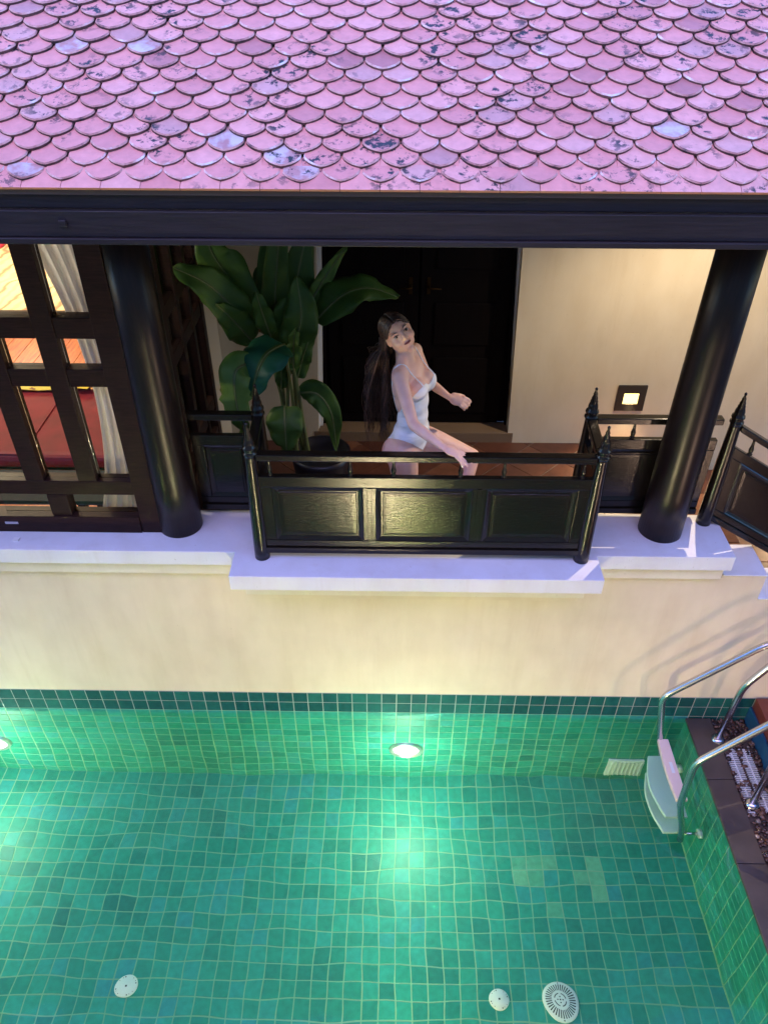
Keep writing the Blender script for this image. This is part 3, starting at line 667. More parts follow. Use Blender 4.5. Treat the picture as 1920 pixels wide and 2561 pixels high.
for s_ in (-1, 1):
    x0, x1 = (dl(2)+0.07, mid-0.008) if s_ < 0 else (mid+0.008, dr(2)-0.07)
    MB().box(x0, x1, YB+0.135, YB+0.167, 1.25, 3.40).build('door_leaf', 'door', dd, bev=0.004)
    for z0, z1 in ((1.34, 1.80), (1.90, 2.22), (2.46, 3.30)):
        MB().box(x0+0.10, x1-0.10, YB+0.122, YB+0.1345, z0, z1).build('door_panel', 'door', dd, bev=0.008)
    hx = mid+s_*0.062
    hb = MB().box(hx-0.012, hx+0.012, YB+0.128, YB+0.1345, 2.28, 2.40)
    hb.tube([(hx, YB+0.13, 2.34), (hx, YB+0.085, 2.34), (hx+s_*0.02, YB+0.082, 2.338), (hx+s_*0.085, YB+0.085, 2.335)], [0.008, 0.008, 0.007, 0.004], 8)
    hb.build('door_handle', 'brass', dd)
MB().box(-0.585, 0.925, YB-0.004, YB+0.167, FZ+0.002, 1.24).build('door_step', 'granite', vil, bev=0.004)

# ceilings
MB().box(-6, 6.0, -0.60, 1.9, 3.46, 3.50).build('ceiling', 'ceiling', vil)
# columns
for cx, sx in ((-1.215, -0.0), (1.56, 0.0)):
    pr = [(0, 0.122), (0.3, 0.120), (1.2, 0.112), (1.91, 0.104)]
    lean = 0.0
    MB().lathe(pr, cx, 0.165, LZ+0.001, 40).build('column', 'woodv', vil)
# fascia boards
MB().box(-6, 6, -0.675, -0.64, 3.600, 3.668).build('fascia_board', 'fascia', vil, bev=0.003)
MB().box(-6, 6, -0.695, -0.635, 3.512, 3.5985).build('fascia_board', 'fascia', vil, bev=0.003)
MB().box(-6, 6, -0.707, -0.630, 3.490, 3.511).build('fascia_board', 'fascia', vil, bev=0.003)
MB().box(-1.112, -1.086, -0.705, -0.6955, 3.548, 3.570).build('cleat', 'fascia', vil, bev=0.003)

# roof ---------------------------------------------------------
SL = math.atan(0.606)
EY, EZ = -0.70, 3.68
def roofp(x, s_, h=0.0):
    return V((x, EY+s_*math.cos(SL)-h*math.sin(SL), EZ+s_*math.sin(SL)+h*math.cos(SL)))
roof = MB()
a = [roofp(-6, -0.0, -0.035), roofp(6, -0.0, -0.035), roofp(6, 3.2, -0.035), roofp(-6, 3.2, -0.035)]
c2 = [roofp(-6, 0.0, -0.012), roofp(6, 0.0, -0.012), roofp(6, 3.2, -0.012), roofp(-6, 3.2, -0.012)]
roof.hexa(a+c2)
rf = roof.build('roof', 'roof_under', vil)
RP, RE = 0.1285, 0.0615
def roof_tile_mesh(var):
    b = MB(); rnd = random.Random(var); hw = 0.0612+rnd.uniform(-.0008, .0008); th = 0.0135; drop = 0.047+rnd.uniform(-.0015, .0015)
    ts = [-1, -0.96, -0.86, -0.70, -0.48, -0.22, 0, 0.22, 0.48, 0.70, 0.86, 0.96, 1]
    prof = []
    for t in ts:
        u = abs(t)
        d = drop*(1-0.80*u**2.0-0.20*u)  if u < 1 else 0
        d = drop*(max(0, (1-u**2.2))**0.72*0.70+0.30*(1-u))
        prof.append((t*hw, -d))
    L = 0.125
    ol = [(-hw, L)]+prof+[(hw, L)]
    n = len(ol)
    def ring(ins, z):
        out = []
        for i, (x, y) in enumerate(ol):
            cx_, cy_ = 0, 0.03
            out.append((x*(1-ins/hw), y+(ins if y < 0.1 else 0)*1.0 if abs(x) < hw*0.999 else y, z))
        return out
    bot = ring(0.0005, -th); mid_ = ring(0, -th*0.35); top = ring(0.0035, 0)
    b.add(bot+mid_+top, [tuple(range(2*n, 3*n))])
    for l, mi in ((0, 1), (1, 2)):
        for i in range(n-1):
            b.f.append((l*n+i, l*n+i+1, (l+1)*n+i+1, (l+1)*n+i)); b.mi.append(mi if rnd.random() < 2 else 0); b.smooth.append(False)
    return b, b.mesh('tile', ['roof', 'roof_edge', 'roof_rim'])
variants = [roof_tile_mesh(q) for q in range(4)]
tilt = math.radians(11.2)
cells = []
for k in range(0, 44):
    s_ = 0.0155+0.047+RE*k
    off = (-1.200 if k % 2 == 0 else -1.200+RP/2)
    for i in range(-32, 48):
        x = off+RP*i
        if -5.5 < x < 5.5: cells.append((k, x, s_))
def rt_matrix(x, s_):
    jx, js, ja = random.gauss(0, .0011), random.gauss(0, .0014), random.gauss(0, .012)
    jt = random.gauss(0, .016)
    p = roofp(x+jx, s_+js, 0.006)
    R_ = Matrix.Rotation(SL-tilt+jt, 3, 'X') @ Matrix.Rotation(random.gauss(0, .012), 3, 'Y') @ Matrix.Rotation(ja, 3, 'Z')
    return p, R_
vis = [c_ for c_ in cells if in_view(roofp(c_[1], c_[2]-0.03))]
vis.sort(key=lambda c_: c_[0])
keep = set((c_[0], round(c_[1], 3)) for c_ in vis[:300])
rest = MB(); rt_ = []
for k, x, s_ in cells:
    p, R_ = rt_matrix(x, s_); mb_, me_ = random.choice(variants)
    if (k, round(x, 3)) in keep:
        inst('tile', me_, p, rf, R_.to_euler())
    else:
        o_ = len(rest.v); rest.v += [p+R_ @ q for q in mb_.v]
        rest.f += [tuple(i+o_ for i in f) for f in mb_.f]; rest.mi += mb_.mi; rest.smooth += mb_.smooth
        t_ = random.random(); rt_ += [t_]*len(mb_.v)
rest.attr['tone'] = rt_
tag(rest.build('tile_field', ['roof', 'roof_edge', 'roof_rim'], rf), kind='stuff')
# flat starter course under the last row
for i in range(-36, 38):
    x = -1.137+RP*i
    b = MB(); q = [roofp(x-0.0632, -0.014, -0.004), roofp(x+0.0632, -0.014, -0.004), roofp(x+0.0632, 0.12, -0.008), roofp(x-0.0632, 0.12, -0.008)]
    q2 = [roofp(x-0.0632, -0.014, 0.005), roofp(x+0.0632, -0.014, 0.005), roofp(x+0.0632, 0.12, -0.001), roofp(x-0.0632, 0.12, -0.001)]
    b.hexa(q+q2); b.mi[2] = 1
    b.build('eave_tile', ['roof', 'eave'], rf)
MB().hexa([roofp(-6, -0.010, -0.030), roofp(6, -0.010, -0.030), roofp(6, 0.10, -0.030), roofp(-6, 0.10, -0.030), roofp(-6, -0.004, -0.005), roofp(6, -0.004, -0.005), roofp(6, 0.10, -0.009), roofp(-6, 0.10, -0.009)]).build('eave_strip', 'roof_under', rf)
# ------------------------------------------------------------------ front window wall of the room
win = empty('window_wall', (-1.9, 0.14, LZ), 'dark wooden glazed window wall with grid of clear panes left of the veranda', 'window')
WY0, WY1 = 0.10, 0.18
zr = [(3.00-0.14, 3.40), (2.588, 2.748), (1.922, 2.487)]
xs_ = [(-1.422-0.29*k-0.186, -1.422-0.29*k) for k in range(9)]
def bar(x0, x1, z0, z1, name='frame_bar', y0=WY0, y1=WY1): return MB().box(x0, x1, y0, y1, z0, z1).build(name, 'wood', win, bev=0.004)
bar(-1.420, -1.298, LZ+.002, 3.46, 'stile', 0.09, 0.19)
for k in range(8):
    bar(xs_[k+1][1]+0.002, xs_[k][0]-0.002, 1.905, 3.44, 'mullion')
bar(-4.2, -1.422, LZ+.002, 1.665, 'bottom_rail', 0.085, 0.185)
bar(-4.2, -1.422, 1.813, 1.905, 'rail'); bar(-4.2, -1.422, 3.402, 3.458, 'rail')
for k in range(5):
    bar(-1.915-0.505*k, -1.802-0.505*k, 1.667, 1.811, 'mullion')
for z0, z1 in ((2.489, 2.586), (2.750, 2.858)):
    for k in range(9):
        bar(xs_[k][0], xs_[k][1], z0, z1, 'rail', WY0+.003, WY1-.003)
for k in range(9):
    for z0, z1 in ((2.858, 3.402), (2.586, 2.750), (1.905, 2.489)):
        MB().box(xs_[k][0], xs_[k][1], 0.138, 0.142, z0, z1).build('pane', 'glass', win)
for k in range(5):
    MB().box((-1.802-0.505*(k-1))-.504+0.113 if k else -1.802, -1.422 if k == 0 else -1.915-0.505*(k-1), 0.138, 0.142, 1.665, 1.813).build('pane', 'glass', win)
MB().box(-2.19, -2.115, 0.078, 0.0845, 1.615, 1.632).build('catch', 'steel', win)
tag(MB().box(-2.137, -2.106, -0.001, 0.026, LZ+.001, LZ+0.010).build('ledge_peg', 'white', None), 'tiny white square peg on the ledge under the window', 'peg')

# side window wall (glazed return) seen edge-on
sw = empty('side_window_wall', (-1.17, 0.7, FZ), 'narrow dark lattice window wall running back beside the potted plant', 'window')
sy = [(0.315, 0.375), (0.58, 0.63), (0.83, 0.88), (1.06, 1.13)]
for a, b in sy: MB().box(-1.205, -1.145, a, b, FZ, 3.46).build('upright', 'wood', sw, bev=0.003)
for z0, z1 in ((FZ+.001, 1.67), (1.81, 1.90), (2.45, 2.53), (2.72, 2.80), (3.36, 3.455)):
    for (a, b), (c_, d) in zip(sy[:-1], sy[1:]):
        MB().box(-1.20, -1.15, b+.001, c_-.001, z0, z1).build('rail', 'wood', sw, bev=0.003)
for z0, z1 in ((1.67, 1.81), (1.90, 2.45), (2.53, 2.72), (2.80, 3.36)):
    for (a, b), (c_, d) in zip(sy[:-1], sy[1:]):
        MB().box(-1.177, -1.173, b, c_, z0, z1).build('pane', 'glass', sw)
# room shell
tag(MB().box(-6, -1.21, 0.32, 7.5, FZ-0.1, FZ).build('room_floor', 'parquet'), 'orange wooden floor inside the lit room', None, None, 'structure')
for k in range(26):
    x = -5.9+0.18*k
    MB().box(x, x+0.176, 2.6, 3.88, FZ, FZ+0.012).build('floor_board', 'parquet', bpy.data.objects['room_floor'], bev=0.002)
MB().box(-1.30, -1.212, 1.14, 7.5, FZ, 3.46).box(-6, -5.9, 0.2, 7.5, FZ, 3.46).box(-5.9, -1.3, 7.4, 7.5, FZ, 3.46).build('room_wall', 'room_wall', vil)
MB().box(-6, -1.21, 0.2, 7.5, 3.462, 3.50).build('room_ceiling', 'room_wall', vil) if False else None
MB().box(-6, -1.21, 1.902, 7.5, 3.46, 3.50).build('room_ceiling', 'room_wall', vil)
tag(MB().box(-5.8, -2.2, 3.98, 6.9, FZ, FZ+0.02).build('rug', 'rug'), 'cream rug with faint brown pattern at the back of the lit room', 'rug')
b = MB().box(-5.9, -4.62, 5.7, 7.3, FZ+.021, FZ+0.45)
tag(b.build('bed', 'pinkcloth', bev=0.04), 'bright pink covered bed corner at the top left of the lit room', 'bed')
tag(MB().box(-5.8, -2.3, 3.90, 3.975, FZ+0.0, FZ+0.03).build('rug_border', 'black', bpy.data.objects['rug']), None)
# low red daybed with cushions
sf = empty('sofa', (-2.5, 1.8, FZ), 'low crimson daybed behind the window panes', 'sofa')
MB().box(-3.9, -1.62, 1.26, 2.55, FZ+.001, FZ+0.055).build('base', 'wood', sf, bev=0.01)
MB().box(-3.9, -1.62, 1.20, 2.55, FZ+0.056, FZ+0.155).build('mattress', 'crimson', sf, bev=0.03)
MB().box(-3.88, -2.62, 1.22, 2.10, FZ+0.156, FZ+0.165).build('throw', 'crimson', sf, bev=0.003)
for x0, x1, mt, lb in ((-3.25, -2.42, 'yellow', 'shiny yellow silk cushion lying at the back of the crimson daybed'), (-2.40, -1.80, 'pattern', 'red and gold patterned cushion at the right end of the crimson daybed')):
    b = MB(); n = 12; cz = FZ+0.20
    vs = []
    for sgn in (1, -1):
        for j in range(n+1):
            for i in range(n+1):
                u, v = i/n, j/n; h_ = 0.045*(16*u*(1-u)*v*(1-v))**0.4
                vs.append((x0+(x1-x0)*u, 2.09+0.40*v, cz+sgn*h_+0.012*math.sin(u*9+v*4)))
    q = (n+1)**2
    fs = [(j*(n+1)+i, j*(n+1)+i+1, (j+1)*(n+1)+i+1, (j+1)*(n+1)+i) for j in range(n) for i in range(n)]
    b.add(vs, fs+[tuple(q+t for t in f[::-1]) for f in fs], 0, True)
    tag(b.build('cushion', mt), lb, 'cushion', 'cushions on the crimson daybed')
# low dark table in front of the sofa
tb_ = empty('low_table', (-1.95, 0.55, FZ), 'grey topped low table just inside the bottom window panes', 'table')
MB().box(-3.2, -1.40, 0.32, 0.64, FZ+0.415, FZ+0.445).build('tabletop', 'grey_cloth', tb_, bev=0.004)
for x in (-3.15, -1.88):
    for y in (0.34, 0.58): MB().box(x, x+0.045, y, y+0.045, FZ+.001, FZ+0.414).build('leg', 'wood', tb_)
# curtain
def curtain(xl_top, xl_mid, xl_bot, xr_top, xr_bot, y, lab, zt=3.40, zb=1.60):
    b = MB(); nx, nz = 70, 40; vs = []
    for j in range(nz+1):
        t = j/nz; z = zt+(zb-zt)*t
        xl = (1-t)**2*xl_top+2*t*(1-t)*xl_mid+t*t*xl_bot; xr = xr_top+(xr_bot-xr_top)*t
        for i in range(nx+1):
            u = i/nx; am = 0.016*(0.5+0.8*t)
            vs.append((xl+(xr-xl)*u, y+am*math.sin(u*34+1.3*math.sin(t*2.3+u*3))+0.006*math.sin(u*71+t*5), z))
    b.add(vs, [(j*(nx+1)+i, j*(nx+1)+i+1, (j+1)*(nx+1)+i+1, (j+1)*(nx+1)+i) for j in range(nz) for i in range(nx)], 0, True)
    o_ = b.build('curtain', 'curtain'); s_ = o_.modifiers.new('thick', 'SOLIDIFY'); s_.thickness = 0.002
    tag(o_, lab, 'curtain')
curtain(-1.76, -1.40, -1.69, -1.36, -1.33, 0.235, 'white gathered curtain hanging behind the right hand window panes')
# room lamp
rl = empty('pendant_lamp', (-3.3, 1.9, 3.1), 'lit globe lamp hanging from the ceiling inside the room', 'pendant lamp')
MB().ell((-3.3, 1.9, 3.12), (0.11, 0.11, 0.11), 18, 12).build('globe', 'lens_room', rl)
MB().tube([(-3.3, 1.9, 3.23), (-3.3, 1.9, 3.459)], 0.008, 8).build('cord', 'black', rl)
def point(name, loc, w, col, r, parent=None, spot=None, aim=None):
    ld = bpy.data.lights.new(name, 'SPOT' if spot else 'POINT'); ld.energy = w*LK; ld.color = col; ld.shadow_soft_size = r
    if spot: ld.spot_size = math.radians(spot); ld.spot_blend = 0.7
    lo = bpy.data.objects.new(name, ld); COL.objects.link(lo); place(lo, loc, parent)
    if aim is not None: lo.rotation_euler = (-V(aim)).to_track_quat('Z', 'Y').to_euler()
    return lo
r3 = empty('pendant_lamp', (-2.36, 0.6, 3.1), 'small globe lamp added just inside the window to light the curtain', 'pendant lamp')
MB().ell((-2.36, 0.6, 3.17), (0.055, 0.055, 0.055), 18, 12).build('globe', 'lens_room', r3)
MB().tube([(-2.36, 0.6, 3.225), (-2.36, 0.6, 3.459)], 0.006, 8).build('cord', 'black', r3)
point('room_bulb', (-2.36, 0.55, 3.05), 5, (1.0, 0.93, 0.86), 0.06, r3)  # added point light that brightens the curtain from inside
point('room_bulb', (-3.3, 1.9, 2.98), 17, (1.0, 0.80, 0.52), 0.1, rl)
point('room_bulb', (-4.2, 4.8, 2.9), 42, (1.0, 0.82, 0.55), 0.2, rl)

# ------------------------------------------------------------------ balustrades
FIN = [(0, 0.030), (0.006, 0.037), (0.014, 0.037), (0.020, 0.029), (0.030, 0.031), (0.040, 0.036), (0.050, 0.034), (0.058, 0.026), (0.072, 0.027), (0.086, 0.024), (0.098, 0.019), (0.104, 0.021), (0.116, 0.015), (0.122, 0.017), (0.140, 0.010), (0.146, 0.012), (0.166, 0.005), (0.172, 0.0075), (0.180, 0.0075), (0.186, 0.002)]
def post(parent, x, y, z0=LZ, h=0.68, r=0.042):
    p = MB().lathe([(0.001, r), (0.05, r), (0.45, r*0.88), (h-0.01, r*0.70), (h, r*0.70)], x, y, z0, 24).build('post', 'paint', parent)
    MB().lathe([(a, b*(r/0.042)) for a, b in FIN], x, y, z0+h+0.001, 20).build('finial', 'paint', p)
def balustrade(name, label, p0, p1, bays, posts, slope=0.0, z0=LZ, balus=None, seed=0, knob=False):
    a, b_ = V((p0[0], p0[1], 0)), V((p1[0], p1[1], 0)); d = b_-a; L = d.length; d.normalize(); nrm = V((d.y, -d.x, 0))
    e = empty(name, (a+b_)/2+V((0, 0, z0)), label, 'balustrade', 'dark painted balustrades on the ledge')
    def W(s, t, z): return a+d*s+nrm*t+V((0, 0, z0+z+slope*s))        # t>0 is the outer side
    def bx(nm, s0, s1, t0, t1, za, zb, bev=0.003, par=None):
        m_ = MB().hexa([W(s0, t0, za), W(s0, t1, za), W(s1, t1, za), W(s1, t0, za), W(s0, t0, zb), W(s0, t1, zb), W(s1, t1, zb), W(s1, t0, zb)])
        m_.f = [f[::-1] for f in m_.f]
        o_ = m_.build(nm, 'paint', par or e, bev=bev)
        return o_
    m0 = 0.028 if posts[0] else 0.0; m1 = 0.028 if posts[1] else 0.0
    if posts[0]: post(e, a.x, a.y, z0)
    if posts[1]: post(e, b_.x, b_.y, z0+slope*L)
    s0, s1 = m0, L-m1
    bx('top_rail', s0, s1, -0.026, 0.026, 0.655, 0.693, 0.006)
    bx('bottom_rail', s0, s1, -0.024, 0.030, 0.050, 0.088)
    bx('upper_rail', s0, s1, -0.016, 0.018, 0.490, 0.556, 0.004)
    bx('lower_rail', s0, s1, -0.016, 0.018, 0.090, 0.135, 0.004)
    w = (s1-s0)/bays; st = 0.034
    for k in range(bays+1):
        c_ = s0+w*k; l = c_-(st if k else 0); r_ = c_+(st if k < bays else 0)
        if k == 0: l, r_ = s0, s0+0.062
        if k == bays: l, r_ = s1-0.062, s1
        bx('stile', l, r_, -0.014, 0.016, 0.1355, 0.4895, 0.003)
        if 0 < k < bays: bx('stile_bead', c_-0.012, c_+0.012, 0.0165, 0.021, 0.1355, 0.4895, 0.002)
    for k in range(bays):
        l = s0+w*k+(st if k else 0.062); r_ = s0+w*(k+1)-(st if k < bays-1 else 0.062)
        l += .0005; r_ -= .0005; za, zb = 0.136, 0.489
        # moulding frame sloping in, then a raised field
        mo = MB(); i1, i2, i3 = 0.012, 0.026, 0.034
        rings = [(0.0, 0.015), (0.005, 0.0185), (i1, 0.014), (i2, 0.007), (i3, 0.007), (i3+0.003, 0.0115), (i3+0.02, 0.0125)]
        vs = []
        for ins, t in rings:
            vs += [W(l+ins, t, za+ins), W(r_-ins, t, za+ins), W(r_-ins, t, zb-ins), W(l+ins, t, zb-ins)]
        fs = [(q*4+c, q*4+(c+1) % 4, (q+1)*4+(c+1) % 4, (q+1)*4+c) for q in range(4) for c in range(4)]
        fo = [f for f in fs]
        mo.add(vs[:20], fo); mo.build('moulding', 'paint', e)
        pn = MB(); pn.add(vs[16:28], [(q*4+c, q*4+(c+1) % 4, (q+1)*4+(c+1) % 4, (q+1)*4+c) for q in range(2) for c in range(4)]+[(8, 9, 10, 11)])
        pn.build('panel', 'paint', e)
        MB().hexa([W(l, -0.012, za), W(l, -0.006, za), W(r_, -0.006, za), W(r_, -0.012, za), W(l, -0.012, zb), W(l, -0.006, zb), W(r_, -0.006, zb), W(r_, -0.012, zb)]).build('back_board', 'paint', e)
    for s in (balus if balus is not None else []):
        c_ = W(s, 0, 0.557)
        MB().lathe([(0, 0.013), (0.006, 0.015), (0.012, 0.009), (0.020, 0.012), (0.036, 0.014), (0.055, 0.009), (0.085, 0.0065), (0.0975, 0.009)], c_.x, c_.y, c_.z, 12).build('baluster', 'paint', e)
    return e
balustrade('balustrade', 'front balustrade with three framed panels that the woman leans on', (-0.705, -0.10), (1.055, -0.10), 3, (1, 1), balus=[0.09, 0.50, 0.72, 1.06, 1.28, 1.68])
balustrade('balustrade', 'short balustrade between the left column and the plant', (-1.10, 0.28), (-0.718, 0.28), 1, (0, 1), balus=[0.30])
balustrade('balustrade', 'short balustrade under the wall lamp beside the right column', (1.072, 0.28), (1.78, 0.28), 1, (1, 0), balus=[0.245, 0.60])
balustrade('balustrade', 'return panel joining the front balustrade at its left end', (-0.717, 0.245), (-0.706, -0.062), 1, (0, 0), balus=[0.15])
balustrade('balustrade', 'return panel joining the front balustrade at its right end', (1.057, -0.062), (1.071, 0.245), 1, (0, 0), balus=[0.15])
balustrade('balustrade', 'sloping stair balustrade at the right edge beyond the thick column', (1.835, 0.24), (2.42, 0.24), 1, (1, 1), slope=-0.60, balus=[0.13, 0.42])

# ------------------------------------------------------------------ wall lamps
def wall_lamp(x, z, lab, w=5.0):
    e = empty('wall_lamp', (x, YB-0.004, z), lab, 'wall lamp', 'square recessed lamps in the veranda wall')
    hw, t = 0.104, 0.014
    b = MB(); i = 0.055
    o4 = [(x-hw, z-hw), (x+hw, z-hw), (x+hw, z+hw), (x-hw, z+hw)]; i4 = [(x-i, z-i*0.9), (x+i, z-i*0.9), (x+i, z+i*0.75), (x-i, z+i*0.75)]
    vs = [(a, YB-0.001, c) for a, c in o4]+[(a, YB-t, c) for a, c in o4]+[(a, YB-t, c) for a, c in i4]+[(a, YB-0.002, c) for a, c in i4]
    b.add(vs, [(q*4+c, q*4+(c+1) % 4, (q+1)*4+(c+1) % 4, (q+1)*4+c) for q in range(3) for c in range(4)]); b.build('plate', 'black', e)
    MB().add([(a, YB-0.003, c) for a, c in i4], [(0, 1, 2, 3)]).build('lens', 'lens_wall', e)
    point('wall_lamp_beam', (x, YB-0.03, z-0.02), w, (1.0, 0.78, 0.46), 0.03, e, 120, (0, -0.75, -0.8))
wall_lamp(1.752, 1.556, 'square black wall lamp glowing on the veranda wall beside the thick column', 15.0)
wall_lamp(3.3, 1.30, 'square black wall lamp added out of frame to light the stair side', 50.0)  # added unseen lamp that brightens the right end of the wall

dl_ = empty('veranda_fill_lamp', (2.0, 0.85, 3.44), 'round downlight added in the dark veranda ceiling to warm the wall', 'ceiling lamp')
MB().lathe([(0, 0.045), (0.02, 0.06), (0.021, 0.02)], 2.0, 0.85, 3.438, 20).build('rim', 'brass', dl_)
point('veranda_fill_bulb', (2.0, 0.85, 3.38), 31, (1.0, 0.80, 0.56), 0.0, dl_, 150, (-0.05, -0.1, -1))  # added light standing in for the warm glow on the veranda wall
opp = empty('opposite_house', (0, -4.2, -0.03), 'plain house wall behind the photographer across the pool', 'house')
MB().box(-9, 9, -4.4, -3.80, -0.029, 5.6).build('wall', 'far_wall', opp)
MB().box(-9.1, 9.1, -4.5, -3.62, 5.601, 5.72).build('coping', 'fascia', opp)
# added ground lamp standing in for warm pool light on wall and varnish
gl_ = empty('garden_fill_lamp', (-0.12, -2.98, -0.03), 'round brass ground light added across the pool to warm the wall', 'garden lamp')
MB().lathe([(0, 0.07), (0.03, 0.07), (0.04, 0.055)], -0.12, -2.98, -0.029, 24).build('rim', 'brass', gl_)
MB().lathe([(0, 0.05), (0.004, 0.045)], -0.12, -2.98, 0.0115, 20).build('lamp_glass', 'lens_room', gl_)
point('ground_fill_bulb', (-0.12, -2.94, 0.10), 30, (1.0, 0.76, 0.44), 0.03, gl_)
g2 = empty('garden_fill_lamp', (2.9, -2.9, -0.03), 'short black lamp added out of view to warm the right of the wall', 'garden lamp')
MB().lathe([(0, 0.05), (0.02, 0.05), (0.03, 0.02), (0.10, 0.02)], 2.9, -2.9, -0.029, 16).build('stake', 'black', g2)
MB().lathe([(0, 0.02), (0.01, 0.06), (0.08, 0.06), (0.09, 0.05)], 2.9, -2.9, 0.073, 20).build('lamp_glass', 'lens_wall', g2)
point('garden_fill_bulb', (2.83, -2.78, 0.30), 14, (1.0, 0.66, 0.46), 0.09, g2)  # added light standing in for the warm tone on the right wall
# ------------------------------------------------------------------ potted plant
LEAVES=[
  ('back_upleft',[(-0.801,0.950,2.404),(-0.944,1.000,2.707),(-1.021,1.030,2.828),(-1.077,1.080,2.990)],0.22),
  ('left',[(-0.819,0.900,2.427),(-0.992,0.800,2.725),(-1.173,0.720,2.870)],0.19),
  ('lowleft',[(-0.822,0.880,2.369),(-0.902,0.820,2.520),(-0.977,0.760,2.654)],0.15),
  ('up1',[(-0.732,1.000,2.341),(-0.741,1.050,2.616),(-0.702,1.120,3.005)],0.12),
  ('up2',[(-0.682,0.950,2.317),(-0.675,0.950,2.621),(-0.617,1.050,3.052)],0.17),
  ('up3',[(-0.582,1.000,2.392),(-0.561,1.050,2.645),(-0.476,1.120,2.981)],0.19),
  ('narrowR',[(-0.491,1.000,2.537),(-0.399,1.050,2.683),(-0.264,1.100,2.861)],0.08),
  ('archR',[(-0.455,0.950,2.465),(-0.293,1.000,2.604),(-0.135,1.050,2.630),(0.035,1.100,2.553)],0.18),
  ('mid',[(-0.578,0.850,2.347),(-0.521,0.850,2.537),(-0.538,0.900,2.759)],0.18),
  ('mid2',[(-0.655,0.900,2.351),(-0.616,0.880,2.486),(-0.595,0.880,2.642)],0.20),
  ('pale',[(-0.581,0.800,2.234),(-0.571,0.800,2.372),(-0.552,0.780,2.495)],0.08),
  ('narrow2',[(-0.569,0.850,2.147),(-0.518,0.850,2.309),(-0.459,0.880,2.449)],0.09),
  ('smalltip',[(-0.752,1.000,2.429),(-0.780,1.050,2.579),(-0.790,1.100,2.733)],0.10),
  ('midnar',[(-0.706,0.850,2.413),(-0.735,0.800,2.594),(-0.754,0.780,2.718)],0.09),
  ('front',[(-0.611,0.720,2.430),(-0.690,0.600,2.433),(-0.745,0.520,2.353),(-0.788,0.480,2.212)],0.22),
  ('torn',[(-0.788,0.600,2.376),(-0.858,0.500,2.372),(-0.867,0.450,2.219),(-0.843,0.450,1.978)],0.15),
  ('lowdroop',[(-0.647,0.750,2.005),(-0.642,0.680,1.941),(-0.640,0.650,1.851),(-0.642,0.650,1.735)],0.19),
  ('rdroop',[(-0.562,0.850,2.043),(-0.448,0.820,2.051),(-0.368,0.800,1.924),(-0.345,0.800,1.655)],0.13),
  ('strip',[(-0.672,0.850,2.063),(-0.661,0.850,2.207),(-0.646,0.850,2.337)],0.06),
]
STEMS=[
  [(-0.557,0.900,1.585),(-0.565,0.850,2.000),(-0.601,0.800,2.333),(-0.637,0.780,2.400)],
  [(-0.580,0.920,1.571),(-0.594,0.900,1.916),(-0.592,0.880,2.192),(-0.575,0.950,2.416)],
  [(-0.549,0.880,1.599),(-0.587,0.880,1.928),(-0.571,0.860,2.142)],
  [(-0.706,0.900,1.595),(-0.676,0.880,1.938),(-0.712,0.880,2.191),(-0.742,0.900,2.389),(-0.801,0.950,2.404)],
  [(-0.686,0.900,1.595),(-0.671,0.900,1.970),(-0.658,0.920,2.341)],
  [(-0.539,0.880,1.599),(-0.559,0.860,1.886),(-0.567,0.850,2.043)],
  [(-0.609,0.850,1.618),(-0.605,0.840,1.952),(-0.606,0.800,2.133),(-0.611,0.720,2.430)],
  [(-0.663,0.880,1.609),(-0.645,0.860,1.950),(-0.608,0.860,2.203),(-0.534,0.880,2.391),(-0.455,0.950,2.465)],
  [(-0.640,0.860,1.623),(-0.634,0.820,1.909),(-0.648,0.760,1.999)],
]

plant = empty('potted_plant', (-0.46, 0.93, FZ), 'tall broad leaved green plant in a dark glazed pot behind the balustrade', 'potted plant')
MB().lathe([(0, 0.12), (0.04, 0.135), (0.20, 0.175), (0.36, 0.195), (0.40, 0.195), (0.40, 0.178), (0.37, 0.170), (0.36, 0.02)], -0.46, 0.93, FZ+0.012, 32).build('pot', 'pot', plant)
MB().lathe([(0, 0.165), (0.004, 0.165)], -0.46, 0.93, FZ+0.36, 24).build('soil', 'soil', plant)
def bez(P_, t):
    P_ = [V(p) for p in P_]
    while len(P_) > 1: P_ = [P_[i].lerp(P_[i+1], t) for i in range(len(P_)-1)]
    return P_[0]
def catmull(P_, t):
    P_ = [V(p) for p in P_]; n = len(P_)-1; f = min(t*n, n-1e-6); i = int(f); u = f-i
    p0 = P_[max(i-1, 0)]; p1 = P_[i]; p2 = P_[i+1]; p3 = P_[min(i+2, n)]
    return 0.5*((2*p1)+(p2-p0)*u+(2*p0-5*p1+4*p2-p3)*u*u+(3*p1-p0-3*p2+p3)*u**3)
VIEW = {'archR': V((0.1, -0.6, 0.8)), 'left': V((0.2, -0.7, 0.7)), 'front': V((-0.2, -0.6, 0.8)), 'lowleft': V((-0.1, -0.8, 0.5))}
